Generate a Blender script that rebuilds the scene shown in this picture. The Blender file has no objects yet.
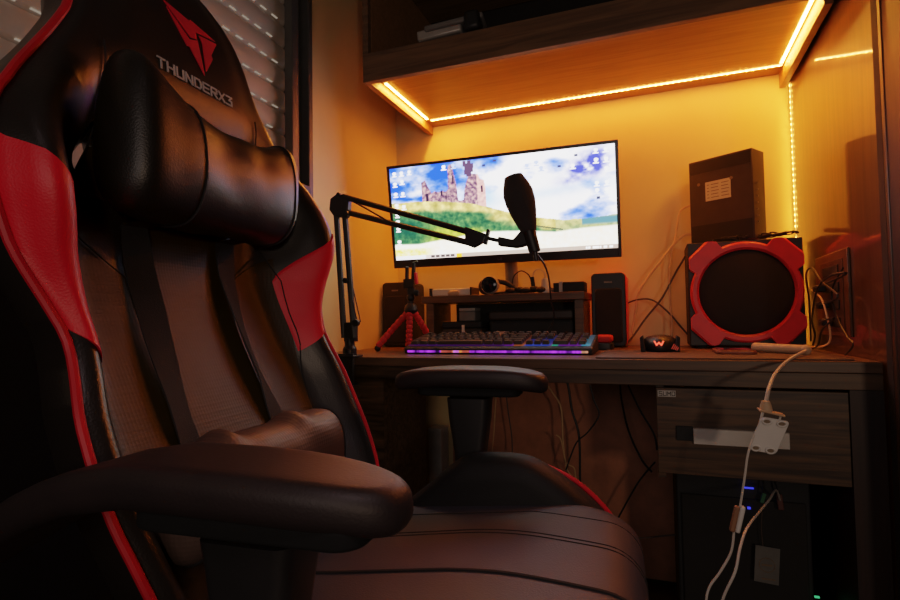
import bpy, bmesh, math, random
from mathutils import Vector, Matrix, noise
random.seed(7)
COL = bpy.context.scene.collection
PI = math.pi

# ------------------------------------------------------------------ camera
EZ = 0.84
YAW, PITCH, ROLL, FPX = -0.3627, 0.0382, -0.0166, 545.0
def cam_axes():
    f = Vector((math.sin(YAW)*math.cos(PITCH), math.cos(YAW)*math.cos(PITCH), math.sin(PITCH)))
    r = f.cross(Vector((0, 0, 1))).normalized(); u = r.cross(f)
    c, s = math.cos(ROLL), math.sin(ROLL)
    return f, c*r + s*u, -s*r + c*u
CF, CR, CU = cam_axes()
def at(px, py, **k):
    """photo point -> world point on the plane x=.., y=.. or z=.."""
    d = CF + CR*(px-450)/FPX + CU*(300-py)/FPX
    (ax, v), = k.items(); i = 'xyz'.index(ax)
    t = (v - (EZ if ax == 'z' else 0))/d[i]
    return Vector((0, 0, EZ)) + d*t
cd = bpy.data.cameras.new('camera'); cd.sensor_width = 36; cd.lens = FPX/900*36; cd.clip_start = .01
cam = bpy.data.objects.new('camera', cd); COL.objects.link(cam)
cam.matrix_world = Matrix(((CR.x, CU.x, -CF.x, 0), (CR.y, CU.y, -CF.y, 0), (CR.z, CU.z, -CF.z, EZ), (0, 0, 0, 1)))
bpy.context.scene.camera = cam

# ------------------------------------------------------------------ materials
def lin(c): return tuple((x/12.92 if x <= .04045 else ((x+.055)/1.055)**2.4) for x in c)
def new(name):
    m = bpy.data.materials.new(name); m.use_nodes = True
    return m, m.node_tree, m.node_tree.nodes['Principled BSDF']
def S(b, **k):
    for n, v in k.items():
        n = n.replace('_', ' ')
        if n in b.inputs: b.inputs[n].default_value = v
def mat(name, col, rough=.5, metal=0, var=.12, scale=30, bump=0, bscale=200, spec=.5, coat=0, crough=.05, emit=None, es=0):
    m, t, b = new(name); c = (*col, 1)
    S(b, Roughness=rough, Metallic=metal, Specular_IOR_Level=spec, Coat_Weight=coat, Coat_Roughness=crough)
    nz = t.nodes.new('ShaderNodeTexNoise'); nz.inputs['Scale'].default_value = scale; nz.inputs['Detail'].default_value = 4
    tc = t.nodes.new('ShaderNodeTexCoord'); t.links.new(tc.outputs['Object'], nz.inputs['Vector'])
    r = t.nodes.new('ShaderNodeValToRGB')
    r.color_ramp.elements[0].position = .3; r.color_ramp.elements[1].position = .7
    r.color_ramp.elements[0].color = (*[x*(1-var) for x in col], 1); r.color_ramp.elements[1].color = (*[min(1, x*(1+var)) for x in col], 1)
    t.links.new(nz.outputs['Fac'], r.inputs['Fac']); t.links.new(r.outputs['Color'], b.inputs['Base Color'])
    if bump:
        n2 = t.nodes.new('ShaderNodeTexNoise'); n2.inputs['Scale'].default_value = bscale; t.links.new(tc.outputs['Object'], n2.inputs['Vector'])
        bp = t.nodes.new('ShaderNodeBump'); bp.inputs['Strength'].default_value = bump; bp.inputs['Distance'].default_value = .002
        t.links.new(n2.outputs['Fac'], bp.inputs['Height']); t.links.new(bp.outputs['Normal'], b.inputs['Normal'])
    if emit:
        b.inputs['Emission Color'].default_value = (*emit, 1); b.inputs['Emission Strength'].default_value = es
    return m
def wood(name, c1, c2, axis='x', rough=.4, coat=0, crough=.1, sc=1, spec=.5):
    m, t, b = new(name)
    S(b, Roughness=rough, Coat_Weight=coat, Coat_Roughness=crough, Coat_IOR=1.7, Specular_IOR_Level=spec)
    tc = t.nodes.new('ShaderNodeTexCoord'); mp = t.nodes.new('ShaderNodeMapping'); t.links.new(tc.outputs['Object'], mp.inputs['Vector'])
    s = [28*sc]*3; s['xyz'.index(axis)] = 1.6*sc; mp.inputs['Scale'].default_value = s
    n = t.nodes.new('ShaderNodeTexNoise'); n.inputs['Scale'].default_value = 2.2; n.inputs['Detail'].default_value = 8; n.inputs['Distortion'].default_value = 1.2
    t.links.new(mp.outputs['Vector'], n.inputs['Vector'])
    r = t.nodes.new('ShaderNodeValToRGB'); r.color_ramp.elements[0].position = .36; r.color_ramp.elements[1].position = .64
    r.color_ramp.elements[0].color = (*c1, 1); r.color_ramp.elements[1].color = (*c2, 1)
    t.links.new(n.outputs['Fac'], r.inputs['Fac']); t.links.new(r.outputs['Color'], b.inputs['Base Color'])
    bp = t.nodes.new('ShaderNodeBump'); bp.inputs['Strength'].default_value = .06; bp.inputs['Distance'].default_value = .001
    t.links.new(n.outputs['Fac'], bp.inputs['Height']); t.links.new(bp.outputs['Normal'], b.inputs['Normal'])
    return m
def leather(name, col, rough=.38, perf=False, spec=.5):
    m, t, b = new(name); S(b, Roughness=rough, Specular_IOR_Level=spec)
    tc = t.nodes.new('ShaderNodeTexCoord')
    v = t.nodes.new('ShaderNodeTexVoronoi'); v.inputs['Scale'].default_value = 190 if perf else 420
    if perf: v.inputs['Randomness'].default_value = 0
    t.links.new(tc.outputs['Object'], v.inputs['Vector'])
    n = t.nodes.new('ShaderNodeTexNoise'); n.inputs['Scale'].default_value = 9; n.inputs['Detail'].default_value = 5
    t.links.new(tc.outputs['Object'], n.inputs['Vector'])
    r = t.nodes.new('ShaderNodeValToRGB'); r.color_ramp.elements[0].color = (*[x*.8 for x in col], 1); r.color_ramp.elements[1].color = (*[min(1, x*1.15) for x in col], 1)
    t.links.new(n.outputs['Fac'], r.inputs['Fac']); t.links.new(r.outputs['Color'], b.inputs['Base Color'])
    ad = t.nodes.new('ShaderNodeMath'); ad.operation = 'MULTIPLY_ADD'; ad.inputs[1].default_value = .5 if not perf else 1.2
    t.links.new(v.outputs['Distance'], ad.inputs[0]); t.links.new(n.outputs['Fac'], ad.inputs[2])
    bp = t.nodes.new('ShaderNodeBump'); bp.inputs['Strength'].default_value = .22; bp.inputs['Distance'].default_value = .0015
    t.links.new(ad.outputs[0], bp.inputs['Height']); t.links.new(bp.outputs['Normal'], b.inputs['Normal'])
    return m
def emis(name, col, s, base=(0, 0, 0)):
    m, t, b = new(name); S(b, Roughness=.5); b.inputs['Base Color'].default_value = (*base, 1)
    b.inputs['Emission Color'].default_value = (*col, 1); b.inputs['Emission Strength'].default_value = s
    return m
def vcol_emis(name, s, rough=.3):
    m, t, b = new(name); a = t.nodes.new('ShaderNodeVertexColor'); a.layer_name = 'Col'
    b.inputs['Base Color'].default_value = (.01, .01, .01, 1); S(b, Roughness=rough)
    t.links.new(a.outputs['Color'], b.inputs['Emission Color']); b.inputs['Emission Strength'].default_value = s
    return m
LEDC = (1.0, .34, .06)
M = dict(
    plaster=mat('plaster', (.84, .68, .34), .55, var=.05, scale=6, bump=.15, bscale=60),
    plaster_l=mat('plaster_left', (.84, .70, .36), .62, var=.08, scale=4, bump=.06, bscale=30),
    ceiling=mat('ceiling_paint', (.5, .45, .4), .8),
    floor=wood('floor_laminate', (.05, .03, .02), (.09, .05, .03), 'x', .35),
    lacq=wood('lacquered_panel', (.10, .036, .010), (.15, .058, .017), 'z', .4, coat=1, crough=.06, sc=.8),
    lacq_d=wood('dark_wardrobe', (.016, .005, .003), (.03, .010, .005), 'z', .5),
    trimm=mat('brown_trim', (.06, .028, .012), .4),
    desk=wood('dark_oak_desk', (.030, .014, .006), (.13, .070, .030), 'x', .42),
    desktop=wood('desk_top_oak', (.09, .045, .022), (.16, .085, .04), 'x', .4),
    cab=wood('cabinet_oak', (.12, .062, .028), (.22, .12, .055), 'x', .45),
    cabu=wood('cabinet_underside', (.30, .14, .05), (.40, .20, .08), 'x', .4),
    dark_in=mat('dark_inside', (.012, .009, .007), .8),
    blk=mat('black_plastic', (.010, .009, .009), .45),
    trim_black=mat('matte_black_trim', (.006, .006, .006), .85, spec=.2),
    bolster=leather('bolster_fabric', (.007, .006, .006), .62, False, .25),
    blkm=mat('black_matte', (.010, .010, .011), .7, bump=.3, bscale=500),
    foam=mat('black_foam', (.045, .034, .036), .95, bump=.8, bscale=600),
    grille=mat('speaker_cloth', (.022, .016, .016), .85, bump=.6, bscale=900),
    metal=mat('dark_metal', (.05, .045, .045), .3, metal=.8),
    alu=mat('aluminium', (.5, .48, .46), .35, metal=.9),
    alud=mat('window_aluminium', (.10, .095, .085), .45, metal=.3),
    red=mat('red_plastic', (.85, .03, .05), .42, var=.06),
    redr=mat('red_foam_leg', (.62, .02, .02), .6, var=.1),
    redl=leather('red_leather', (.95, .005, .028), .45),
    piping=mat('red_piping', (.62, .006, .02), .45),
    leather=leather('black_leather', (.016, .011, .009), .34),
    leather_s=leather('seat_leather', (.046, .040, .050), .50, False, .35),
    leather_p=leather('perforated_leather', (.040, .020, .004), .46, True, .30),  # golden LED sheen is put into the base colour
    leather_b=leather('pillow_leather', (.010, .006, .003), .40, False, .5),
    leather_l=leather('lumbar_leather', (.085, .052, .040), .50, True, .4),
    seam=mat('seam_thread', (.006, .004, .004), .8),
    strap=mat('black_webbing', (.013, .010, .009), .75, bump=.5, bscale=700),
    pad=mat('armrest_rubber', (.018, .011, .011), .5, bump=.10, bscale=400, spec=.4),
    letter=mat('grey_embroidery', (.48, .45, .44), .6),
    logo=mat('red_embroidery', (.62, .008, .035), .55),
    white=mat('white_plastic', (.72, .70, .66), .4, var=.04),
    whitec=mat('white_cable', (.62, .58, .52), .45, var=.05),
    creamc=mat('cream_cable_led_tint', (.90, .58, .28), .5),  # orange of the LED light is put into the cable colour
    blackc=mat('black_cable', (.012, .011, .011), .5),
    greyc=mat('grey_cable', (.12, .08, .06), .5),
    grey=mat('grey_plastic', (.20, .19, .18), .5),
    silver=mat('silver_plastic', (.50, .48, .45), .4, metal=.3),
    router=mat('brown_black_plastic', (.042, .030, .024), .45),
    paper=mat('paper_label', (.72, .62, .42), .7, var=.03),
    ink=mat('ink', (.22, .16, .10), .7),
    cork=mat('pale_wood', (.62, .42, .26), .55, var=.1),
    shutter=mat('shutter_slat', (.62, .52, .42), .6, var=.06, scale=8),
    slot=emis('daylight_slot', (1.0, .80, .62), .26),
    led=emis('led_chip', (1.0, .25, .016), 1050), led_b=emis('led_chip_back', (1.0, .18, .012), 560), tape_b=emis('led_tape_back', (1.0, .25, .05), 48), tape=emis('led_tape', LEDC, 90, (.5, .4, .3)), tape2=emis('led_tape_dim', LEDC, 2, (.5, .4, .3)), led2=emis('led_chip_small', (1.0, .30, .03), 150),
    glass=mat('dark_glass', (.01, .01, .014), .08, var=0),
    mat_=mat('mouse_pad_cloth', (.07, .045, .035), .6, bump=.2, bscale=600),
    key=mat('keycap_plastic', (.065, .052, .045), .28),
    legend=mat('grey_print', (.25, .23, .22), .5),
    mled=emis('red_led', (1, .06, .03), 4), bled=emis('blue_led', (.04, .05, 1), 1.2), gled=emis('green_led', (.1, 1, .35), .6),
)

# ------------------------------------------------------------------ mesh builder
class MB:
    def __init__(s): s.bm = bmesh.new()
    def add(s, vs, fs):
        v = [s.bm.verts.new(p) for p in vs]
        for f in fs:
            try: s.bm.faces.new([v[i] for i in f])
            except ValueError: pass
        return s
    def box(s, c, d, rot=None, taper=1):
        x, y, z = [a/2 for a in d]; R = rot or Matrix.Identity(3); c = Vector(c)
        vs = []
        for k in (-1, 1):
            q = taper if k > 0 else 1
            for i, j in ((-1, -1), (1, -1), (1, 1), (-1, 1)): vs.append(c + R @ Vector((i*x*q, j*y*q, k*z)))
        return s.add(vs, [(3, 2, 1, 0), (4, 5, 6, 7), (0, 1, 5, 4), (1, 2, 6, 5), (2, 3, 7, 6), (3, 0, 4, 7)])
    def bb(s, a, b):
        a, b = Vector(a), Vector(b)
        return s.box((a+b)/2, [abs(b[i]-a[i]) for i in range(3)])
    def loft(s, rings, closed=True, cap=True):
        n = len(rings[0]); vs = [p for r in rings for p in r]; fs = []
        for i in range(len(rings)-1):
            for j in range(n if closed else n-1):
                a = i*n+j; b = i*n+(j+1) % n; fs.append((a, b, b+n, a+n))
        if cap and closed: fs += [tuple(range(n))[::-1], tuple(range((len(rings)-1)*n, len(rings)*n))]
        return s.add(vs, fs)
    def tube(s, pts, r, n=8, smooth=True, sub=6):
        pts = [Vector(p) for p in pts]
        if smooth and len(pts) > 2: pts = catmull(pts, sub)
        rr = r if callable(r) else (lambda t: r)
        rings = []; up = None
        for i, p in enumerate(pts):
            d = (pts[min(i+1, len(pts)-1)] - pts[max(i-1, 0)]).normalized()
            if up is None: up = d.cross(Vector((.31, .52, .79))).normalized()
            up = (up - d*up.dot(d)).normalized(); w = d.cross(up); q = rr(i/max(1, len(pts)-1))
            rings.append([p + (up*math.cos(2*PI*k/n) + w*math.sin(2*PI*k/n))*q for k in range(n)])
        return s.loft(rings)
    def lathe(s, prof, c=(0, 0, 0), rot=None, n=32):
        R = rot or Matrix.Identity(3); c = Vector(c)
        return s.loft([[c + R @ Vector((r*math.cos(2*PI*k/n), r*math.sin(2*PI*k/n), z)) for k in range(n)] for r, z in prof])
    def prism(s, poly, d, f):
        """poly of (a,b); f(a,b,h) maps to 3D; extruded h 0..d"""
        return s.loft([[Vector(f(a, b, 0)) for a, b in poly], [Vector(f(a, b, d)) for a, b in poly]])
    def ball(s, c, r, n=16, sc=(1, 1, 1), rot=None):
        prof = [(max(1e-4, math.sin(PI*i/n)), -math.cos(PI*i/n)) for i in range(n+1)]
        R = rot or Matrix.Identity(3); c = Vector(c)
        return s.loft([[c + R @ Vector((r*sc[0]*q*math.cos(2*PI*k/n), r*sc[1]*q*math.sin(2*PI*k/n), r*sc[2]*z)) for k in range(n)] for q, z in prof])
    def cushion(s, outline, z0, z1, r, crown=0, warp=None, levels=5, inner=5, cx=None):
        """rounded-edge slab on outline polygon"""
        n = len(outline); cxx = sum(p[0] for p in outline)/n; cyy = sum(p[1] for p in outline)/n
        ex = max(abs(p[0]-cxx) for p in outline); ey = max(abs(p[1]-cyy) for p in outline)
        def ring(ins, z, f=1):
            o = []
            for x, y in outline:
                sx = (ex-ins)/ex*f; sy = (ey-ins)/ey*f
                X, Y = cxx+(x-cxx)*sx, cyy+(y-cyy)*sy
                rr = math.hypot((X-cxx)/ex, (Y-cyy)/ey); Z = z + crown*max(0, 1-rr*rr)*(1 if z > (z0+z1)/2 else 0)
                v = Vector((X, Y, Z)); o.append(warp(v) if warp else v)
            return o
        rs = [ring(r, z0, .3)]
        for i in range(levels+1):
            a = PI/2*i/levels; rs.append(ring(r*(1-math.sin(a)), z0+r*(1-math.cos(a))))
        for i in range(levels+1):
            a = PI/2*i/levels; rs.append(ring(r*(1-math.cos(a)), z1-r*(1-math.sin(a))))
        for i in range(1, inner+1): rs.append(ring(r, z1, 1-i/(inner+.3)))
        return s.loft(rs)
def catmull(P, sub=6):
    out = []; n = len(P)
    for i in range(n-1):
        a, b, c, d = P[max(i-1, 0)], P[i], P[i+1], P[min(i+2, n-1)]
        for k in range(sub):
            t = k/sub; out.append(.5*((2*b)+(c-a)*t+(2*a-5*b+4*c-d)*t*t+(3*b-a-3*c+d)*t**3))
    return out + [P[-1]]
def rrect(w, h, r, n=6, cx=0, cy=0):
    o = []
    for sx, sy, a0 in ((1, 1, 0), (-1, 1, PI/2), (-1, -1, PI), (1, -1, 1.5*PI)):
        for k in range(n+1):
            a = a0+PI/2*k/n; o.append((cx+sx*(w/2-r)+r*math.cos(a), cy+sy*(h/2-r)+r*math.sin(a)))
    return o
def rz(a): return Matrix.Rotation(a, 3, 'Z')
def rx(a): return Matrix.Rotation(a, 3, 'X')
def ry(a): return Matrix.Rotation(a, 3, 'Y')

def obj(name, mb, m, parent=None, bevel=0, smooth=True, local=False, angle=40, segs=2):
    bm = mb.bm
    if parent is not None and not local:
        root = parent
        while root.parent: root = root.parent
        bmesh.ops.transform(bm, matrix=root.matrix_basis.inverted(), verts=bm.verts)
    bmesh.ops.recalc_face_normals(bm, faces=bm.faces)
    me = bpy.data.meshes.new(name); bm.to_mesh(me); bm.free()
    ms = m if isinstance(m, (list, tuple)) else [m]
    for q in ms: me.materials.append(q)
    o = bpy.data.objects.new(name, me); COL.objects.link(o)
    if parent is not None: o.parent = parent
    if smooth:
        me.polygons.foreach_set('use_smooth', [True]*len(me.polygons)); me.set_sharp_from_angle(angle=math.radians(angle))
    if bevel:
        b = o.modifiers.new('bevel', 'BEVEL'); b.width = bevel; b.segments = segs; b.limit_method = 'ANGLE'; b.harden_normals = False
    return o
def tag(o, label, cat, group=None):
    o['label'] = label; o['category'] = cat
    if group: o['group'] = group
    return o
def thing(name, label, cat, loc, rot=0, group=None):
    e = bpy.data.objects.new(name, None); COL.objects.link(e); e.empty_display_size = .05
    e.matrix_basis = Matrix.Translation(Vector(loc)) @ Matrix.Rotation(rot, 4, 'Z')
    return tag(e, label, cat, group)
def struct(name, mb, m, parent=None, bevel=0, smooth=False):
    o = obj(name, mb, m, parent, bevel, smooth)
    if parent is None: o['kind'] = 'structure'
    return o
# stroke lettering -------------------------------------------------
GLY = {'T': [[(0, 1), (1, 1)], [(.5, 1), (.5, 0)]], 'H': [[(0, 0), (0, 1)], [(1, 0), (1, 1)], [(0, .5), (1, .5)]],
 'U': [[(0, 1), (0, 0), (1, 0), (1, 1)]], 'N': [[(0, 0), (0, 1), (1, 0), (1, 1)]], 'D': [[(0, 0), (0, 1), (.75, 1), (1, .75), (1, .25), (.75, 0), (0, 0)]],
 'E': [[(1, 1), (0, 1), (0, 0), (1, 0)], [(0, .5), (.9, .5)]], 'R': [[(0, 0), (0, 1), (1, 1), (1, .5), (0, .5)], [(.45, .5), (1, 0)]],
 'X': [[(0, 1), (1, 0)], [(0, 0), (1, 1)]], '3': [[(0, 1), (1, 1), (.5, .58), (1, .5), (1, 0), (0, 0)]], 'S': [[(1, 1), (0, 1), (0, .5), (1, .5), (1, 0), (0, 0)]],
 'M': [[(0, 0), (0, 1), (.5, .4), (1, 1), (1, 0)]], 'O': [[(0, 0), (0, 1), (1, 1), (1, 0), (0, 0)]], 'L': [[(0, 1), (0, 0), (1, 0)]], 'G': [[(1, 1), (0, 1), (0, 0), (1, 0), (1, .5), (.55, .5)]],
 'W': [[(0, 1), (.22, 0), (.5, .7), (.78, 0), (1, 1)]]}
def strokes(mb, text, x0, y0, w, h, gap, th, f, sub=1):
    """lettering as thin bars; f(a,b,lift) maps text plane to 3D"""
    x = x0
    for ch in text:
        for pl in GLY[ch]:
            for (a, b), (c, d) in zip(pl, pl[1:]):
                p = Vector((x+a*w, y0+b*h)); q = Vector((x+c*w, y0+d*h)); dr = (q-p).normalized(); nn = Vector((-dr.y, dr.x))*th/2; e = dr*th*.5
                P = [p-e-nn, q+e-nn, q+e+nn, p-e+nn]
                vs = [f(v.x, v.y, 0) for v in P]+[f(v.x, v.y, 1) for v in P]
                mb.add(vs, [(0, 1, 2, 3), (4, 5, 6, 7), (0, 1, 5, 4), (1, 2, 6, 5), (2, 3, 7, 6), (3, 0, 4, 7)])
        x += w+gap
    return mb

# ------------------------------------------------------------------ room shell
LX, BX, BY = -.925, .3924, 1.88
DZ = .7505
CZ = 2.45
struct('floor', MB().bb((LX-.1, -2.2, -.05), (2.0, BY+.1, 0)), M['floor'])
struct('ceiling', MB().bb((LX-.1, -2.2, CZ), (2.0, BY+.1, CZ+.05)), M['ceiling'])
struct('wall_back', MB().bb((LX-.1, BY, 0), (BX+.1, BY+.08, CZ)), M['plaster'])
# left wall with a window opening y -.1..1.30, z .95..2.1
w = MB(); WY0, WY1, WZ0, WZ1 = -.15, 1.302, 1.0, 2.15
w.bb((LX-.1, WY1, 0), (LX, BY, CZ)); w.bb((LX-.1, -2.2, 0), (LX, WY0, CZ)); w.bb((LX-.1, WY0, 0), (LX, WY1, WZ0)); w.bb((LX-.1, WY0, WZ1), (LX, WY1, CZ))
struct('wall_left', w, M['plaster_l'])
struct('wall_shade_panel', MB().bb((LX, -2.0, 0), (LX+.012, 1.05, .985)), mat('unlit_wall_black', (.004, .003, .003), .9, spec=.1))  # added near-black sheet, stands in for the unlit wall under the window
struct('wall_right', MB().bb((BX, 1.213, 0), (BX+.05, BY, CZ)), M['lacq'])
struct('trim_1', MB().bb((BX-.004, 1.186, 0), (BX+.05, 1.213, CZ)), M['dark_in'])
struct('trim_2', MB().bb((BX-.004, 1.170, 0), (BX+.05, 1.186, CZ)), M['trimm'], bevel=.002)
struct('trim_3', MB().bb((BX-.002, 1.06, 0), (BX+.05, 1.170, CZ)), M['lacq_d'])
struct('baseboard_back', MB().bb((LX, BY-.012, 0), (BX, BY, .08)), M['dark_in'])
# window: frame with roller shutter
wf = struct('window_1', MB().bb((LX-.012, WY1-.085, WZ0), (LX+.014, WY1-.055, WZ1)).bb((LX-.05, WY1-.055, WZ0), (LX-.012, WY1-.012, WZ1)).bb((LX-.05, WY1-.012, WZ0), (LX+.016, WY1+.008, WZ1))
            .bb((LX-.05, WY0, WZ0), (LX+.014, WY0+.06, WZ1)).bb((LX-.05, WY0, WZ0), (LX+.014, WY1, WZ0+.05)).bb((LX-.05, WY0, WZ1-.05), (LX+.014, WY1, WZ1)), M['alud'], bevel=.003)
# curtain of shutter slats, every slat a part, its slots a sub-part
pitch = .0625; z = WZ0+.052; k = 0
while z+pitch < WZ1:
    sl = MB(); prof = []
    for i in range(7):
        a = i/6; prof.append((LX-.036+.010*math.sin(PI*a)**.7, z+.001+a*(pitch-.002)))
    for y0, y1 in ((WY0+.06, WY1-.056),):
        n = len(prof); sl.loft([[Vector((x, y, zz)) for x, zz in prof]+[Vector((LX-.046, y, z+pitch-.002)), Vector((LX-.046, y, z+.001))] for y in (y0, y1)])
    so = obj('shutter_slat', sl, M['shutter'], wf, smooth=True, angle=60)
    if True:
        st = MB(); y = WY0+.08+(.0225 if k % 2 else 0)
        while y < WY1-.09:
            st.bb((LX-.0345, y, z+.0040), (LX-.0290, y+.022, z+.0060)); y += .045
        obj('light_slot', st, M['slot'], so, smooth=False)
    z += pitch; k += 1
obj('latch', MB().bb((LX+.012, WY1-.055, 1.205), (LX+.022, WY1-.012, 1.225)), M['blk'], wf, bevel=.002)

# ------------------------------------------------------------------ hanging cabinet
ZC, ZL, YC, XC0, XC1 = 1.542, 1.571, 1.384, -.787, .384
cb = thing('wall_cabinet', 'dark oak wall cabinet with open front hanging above the desk', 'cabinet', (XC0, YC, ZC))
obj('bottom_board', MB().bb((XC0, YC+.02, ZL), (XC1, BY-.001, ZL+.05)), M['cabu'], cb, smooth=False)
obj('front_rail', MB().bb((XC0, YC, ZC), (XC1, YC+.02, 1.627)), M['cab'], cb, bevel=.0015)
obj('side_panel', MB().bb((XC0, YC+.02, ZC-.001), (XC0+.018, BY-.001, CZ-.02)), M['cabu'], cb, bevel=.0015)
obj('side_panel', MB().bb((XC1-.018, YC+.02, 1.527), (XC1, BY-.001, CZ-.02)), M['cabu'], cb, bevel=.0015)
obj('side_stile', MB().bb((XC0, YC, 1.627), (XC0+.018, YC+.02, CZ-.02)), M['cab'], cb, bevel=.001)
obj('side_stile', MB().bb((XC1-.018, YC, 1.627), (XC1, YC+.02, CZ-.02)), M['cab'], cb, bevel=.001)
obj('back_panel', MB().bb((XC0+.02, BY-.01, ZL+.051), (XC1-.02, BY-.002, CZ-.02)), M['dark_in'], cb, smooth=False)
obj('shelf', MB().bb((XC0+.02, YC+.03, 1.96), (XC1-.02, BY-.02, 1.98)), M['cab'], cb, smooth=False)
obj('top_board', MB().bb((XC0, YC, CZ-.02), (XC1, BY-.001, CZ-.001)), M['cab'], cb, smooth=False)
obj('divider', MB().bb((.02, YC+.05, 1.627), (.038, BY-.02, CZ-.02)), M['cab'], cb, smooth=False)

g = thing('electronic_gadget', 'silver and grey gadget with a black end lying in the open cabinet above the monitor', 'gadget', (-.51, 1.44, 1.627))
R_ = rz(.12) @ ry(-.10)
obj('silver_body', MB().box((-.558, 1.435, 1.660), (.13, .06, .030), R_), M['silver'], g, bevel=.006)
obj('grey_top', MB().box((-.514, 1.438, 1.676), (.17, .075, .016), R_), M['grey'], g, bevel=.005)
obj('black_end', MB().box((-.456, 1.425, 1.666), (.045, .07, .058), R_), M['blk'], g, bevel=.012)

# ------------------------------------------------------------------ LED strips
def strip(label, p0, p1, nrm, group='warm LED strips around the desk alcove', pts=None, tm='tape', cm='led'):
    p0, p1, nrm = Vector(p0), Vector(p1), Vector(nrm).normalized()
    e = thing('led_strip', label, 'led strip', p0, 0, group)
    tp, ch = MB(), MB(); P = [Vector(q) for q in pts] if pts else [p0, p1]
    for a, b in zip(P, P[1:]):
        d = (b-a); L = d.length; d.normalize(); s = d.cross(nrm).normalized(); n2 = s.cross(d)
        Rm = Matrix((d, s, n2)).transposed()
        tp.box((a+b)/2, (L, .008, .0012), Rm)
        k = int(L/.0167)
        for i in range(k):
            m_ = a+d*((i+.5)*L/k)+n2*(.0014 if n2.dot(nrm) > 0 else -.0014)
            ch.add([m_+d*p*.0026+s*q*.0026 for p, q in ((-1, -1), (1, -1), (1, 1), (-1, 1))], [(0, 1, 2, 3)])
    obj('tape', tp, M[tm], e, smooth=False)
    c = obj('led_chips', ch, M[cm], e, smooth=False); c['kind'] = 'stuff'
strip('long glowing LED strip along the back wall under the cabinet', (-.750, BY-.070, ZL-.001), (.362, BY-.070, ZL-.001), (0, 0, -1), tm='tape_b', cm='led_b')
strip('short glowing LED strip along the left end of the cabinet underside', (-.757, 1.470, ZL-.001), (-.757, BY-.085, ZL-.001), (0, 0, -1))
strip('short glowing LED strip along the right end of the cabinet underside', (.357, 1.420, ZL-.001), (.357, BY-.085, ZL-.001), (0, 0, -1))
strip('glowing LED strip running down the back right corner to the subwoofer', (BX-.002, BY-.014, 1.53), (BX-.002, BY-.012, .80), (-1, 0, 0),
      pts=[(BX-.0012, BY-.014, 1.535), (BX-.0012, BY-.014, 1.3), (BX-.0012, BY-.014, DZ+.001)], tm='tape2', cm='led2')

# ------------------------------------------------------------------ desk
YD = 1.232
dk = thing('desk', 'dark oak desk spanning the alcove with one drawer', 'desk', (LX+.01, YD, 0))
obj('desktop', MB().bb((LX+.004, YD, DZ-.022), (BX-.004, BY-.012, DZ)), M['desktop'], dk, bevel=.0015)
obj('front_rail', MB().bb((LX+.004, YD+.001, .697), (BX-.004, YD+.02, DZ-.0225)), M['desk'], dk, bevel=.001)
obj('side_panel', MB().bb((LX+.004, YD+.001, 0), (-.652, YD+.02, .6965)), M['desk'], dk, smooth=False)
obj('side_panel', MB().bb((.335, YD+.001, 0), (BX-.004, YD+.03, .6965)), M['lacq_d'], dk, smooth=False)
obj('side_panel', MB().bb((-.007, YD+.022, .50), (.008, BY-.08, DZ-.023)), M['desk'], dk, smooth=False)
obj('side_panel', MB().bb((.336, YD+.031, 0), (.352, BY-.08, DZ-.023)), M['lacq_d'], dk, smooth=False)
dr = obj('drawer', MB().bb((-.007, YD+.002, .515), (.333, YD+.020, .692)).bb((.010, YD+.02, .53), (.33, BY-.25, .68)), M['desk'], dk, bevel=.001)
obj('handle', MB().bb((.062, YD-.010, .581), (.232, YD+.0015, .612)), M['white'], dr, bevel=.001)
obj('handle_recess', MB().bb((.030, YD-.006, .586), (.0615, YD+.0015, .615)), M['blkm'], dr, bevel=.001)
stk = obj('sticker', MB().bb((-.004, YD-.001, .674), (.031, YD+.0015, .687)), M['silver'], dr, smooth=False)
lt = strokes(MB(), 'SUMO', -.001, .6765, .0055, .008, .0028, .0013, lambda a, b, h: Vector((a, YD-.001-.0004*h, b)))
obj('lettering', lt, M['blkm'], stk, smooth=False)
obj('side_panel', MB().bb((-.666, YD+.021, 0), (-.652, 1.50, .6965)), M['desk'], dk, smooth=False)
obj('back_panel', MB().bb((-.70, BY-.03, .02), (.334, BY-.022, .70)), mat('wall_dimming_board', (.60, .24, .12), .6), dk, smooth=False)  # board added to dim the back wall under the desk
# PC in the open compartment
pc = thing('computer_tower', 'dark computer tower in the shadow under the drawer', 'computer', (.16, 1.5, 0))
obj('case', MB().bb((.03, 1.40, .01), (.30, 1.80, .48)), M['blkm'], pc, bevel=.004)
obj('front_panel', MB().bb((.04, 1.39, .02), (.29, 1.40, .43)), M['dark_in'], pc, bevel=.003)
p = at(749, 488, y=1.386); obj('power_light', MB().box(p, (.018, .004, .0025)), M['bled'], pc)
p = at(749, 508, y=1.386); obj('power_light', MB().box(p, (.006, .004, .004)), M['bled'], pc)
p = at(817, 597, y=1.386); obj('status_light', MB().box(p, (.009, .004, .003)), M['gled'], pc)
p0, p1 = at(762, 512, y=1.37), at(763, 547, y=1.37)
tg = thing('hanging_tag', 'pale grey card tag hanging on a thin cord under the drawer', 'tag', p1)
c = at(767, 565, y=1.37)
obj('card', MB().box(c, (.047, .0015, .078), ry(.07)), mat('tag_card', (.16, .16, .15), .6, var=.15), tg)
rg = MB(); n = 24
for i in range(n):
    a, b = 2*PI*i/n, 2*PI*(i+1)/n; rg.tube([c+Vector((.015*math.cos(a), -.0012, .015*math.sin(a))), c+Vector((.015*math.cos(b), -.0012, .015*math.sin(b)))], .0009, 4)
obj('printed_ring', rg, M['ink'], tg)
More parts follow.
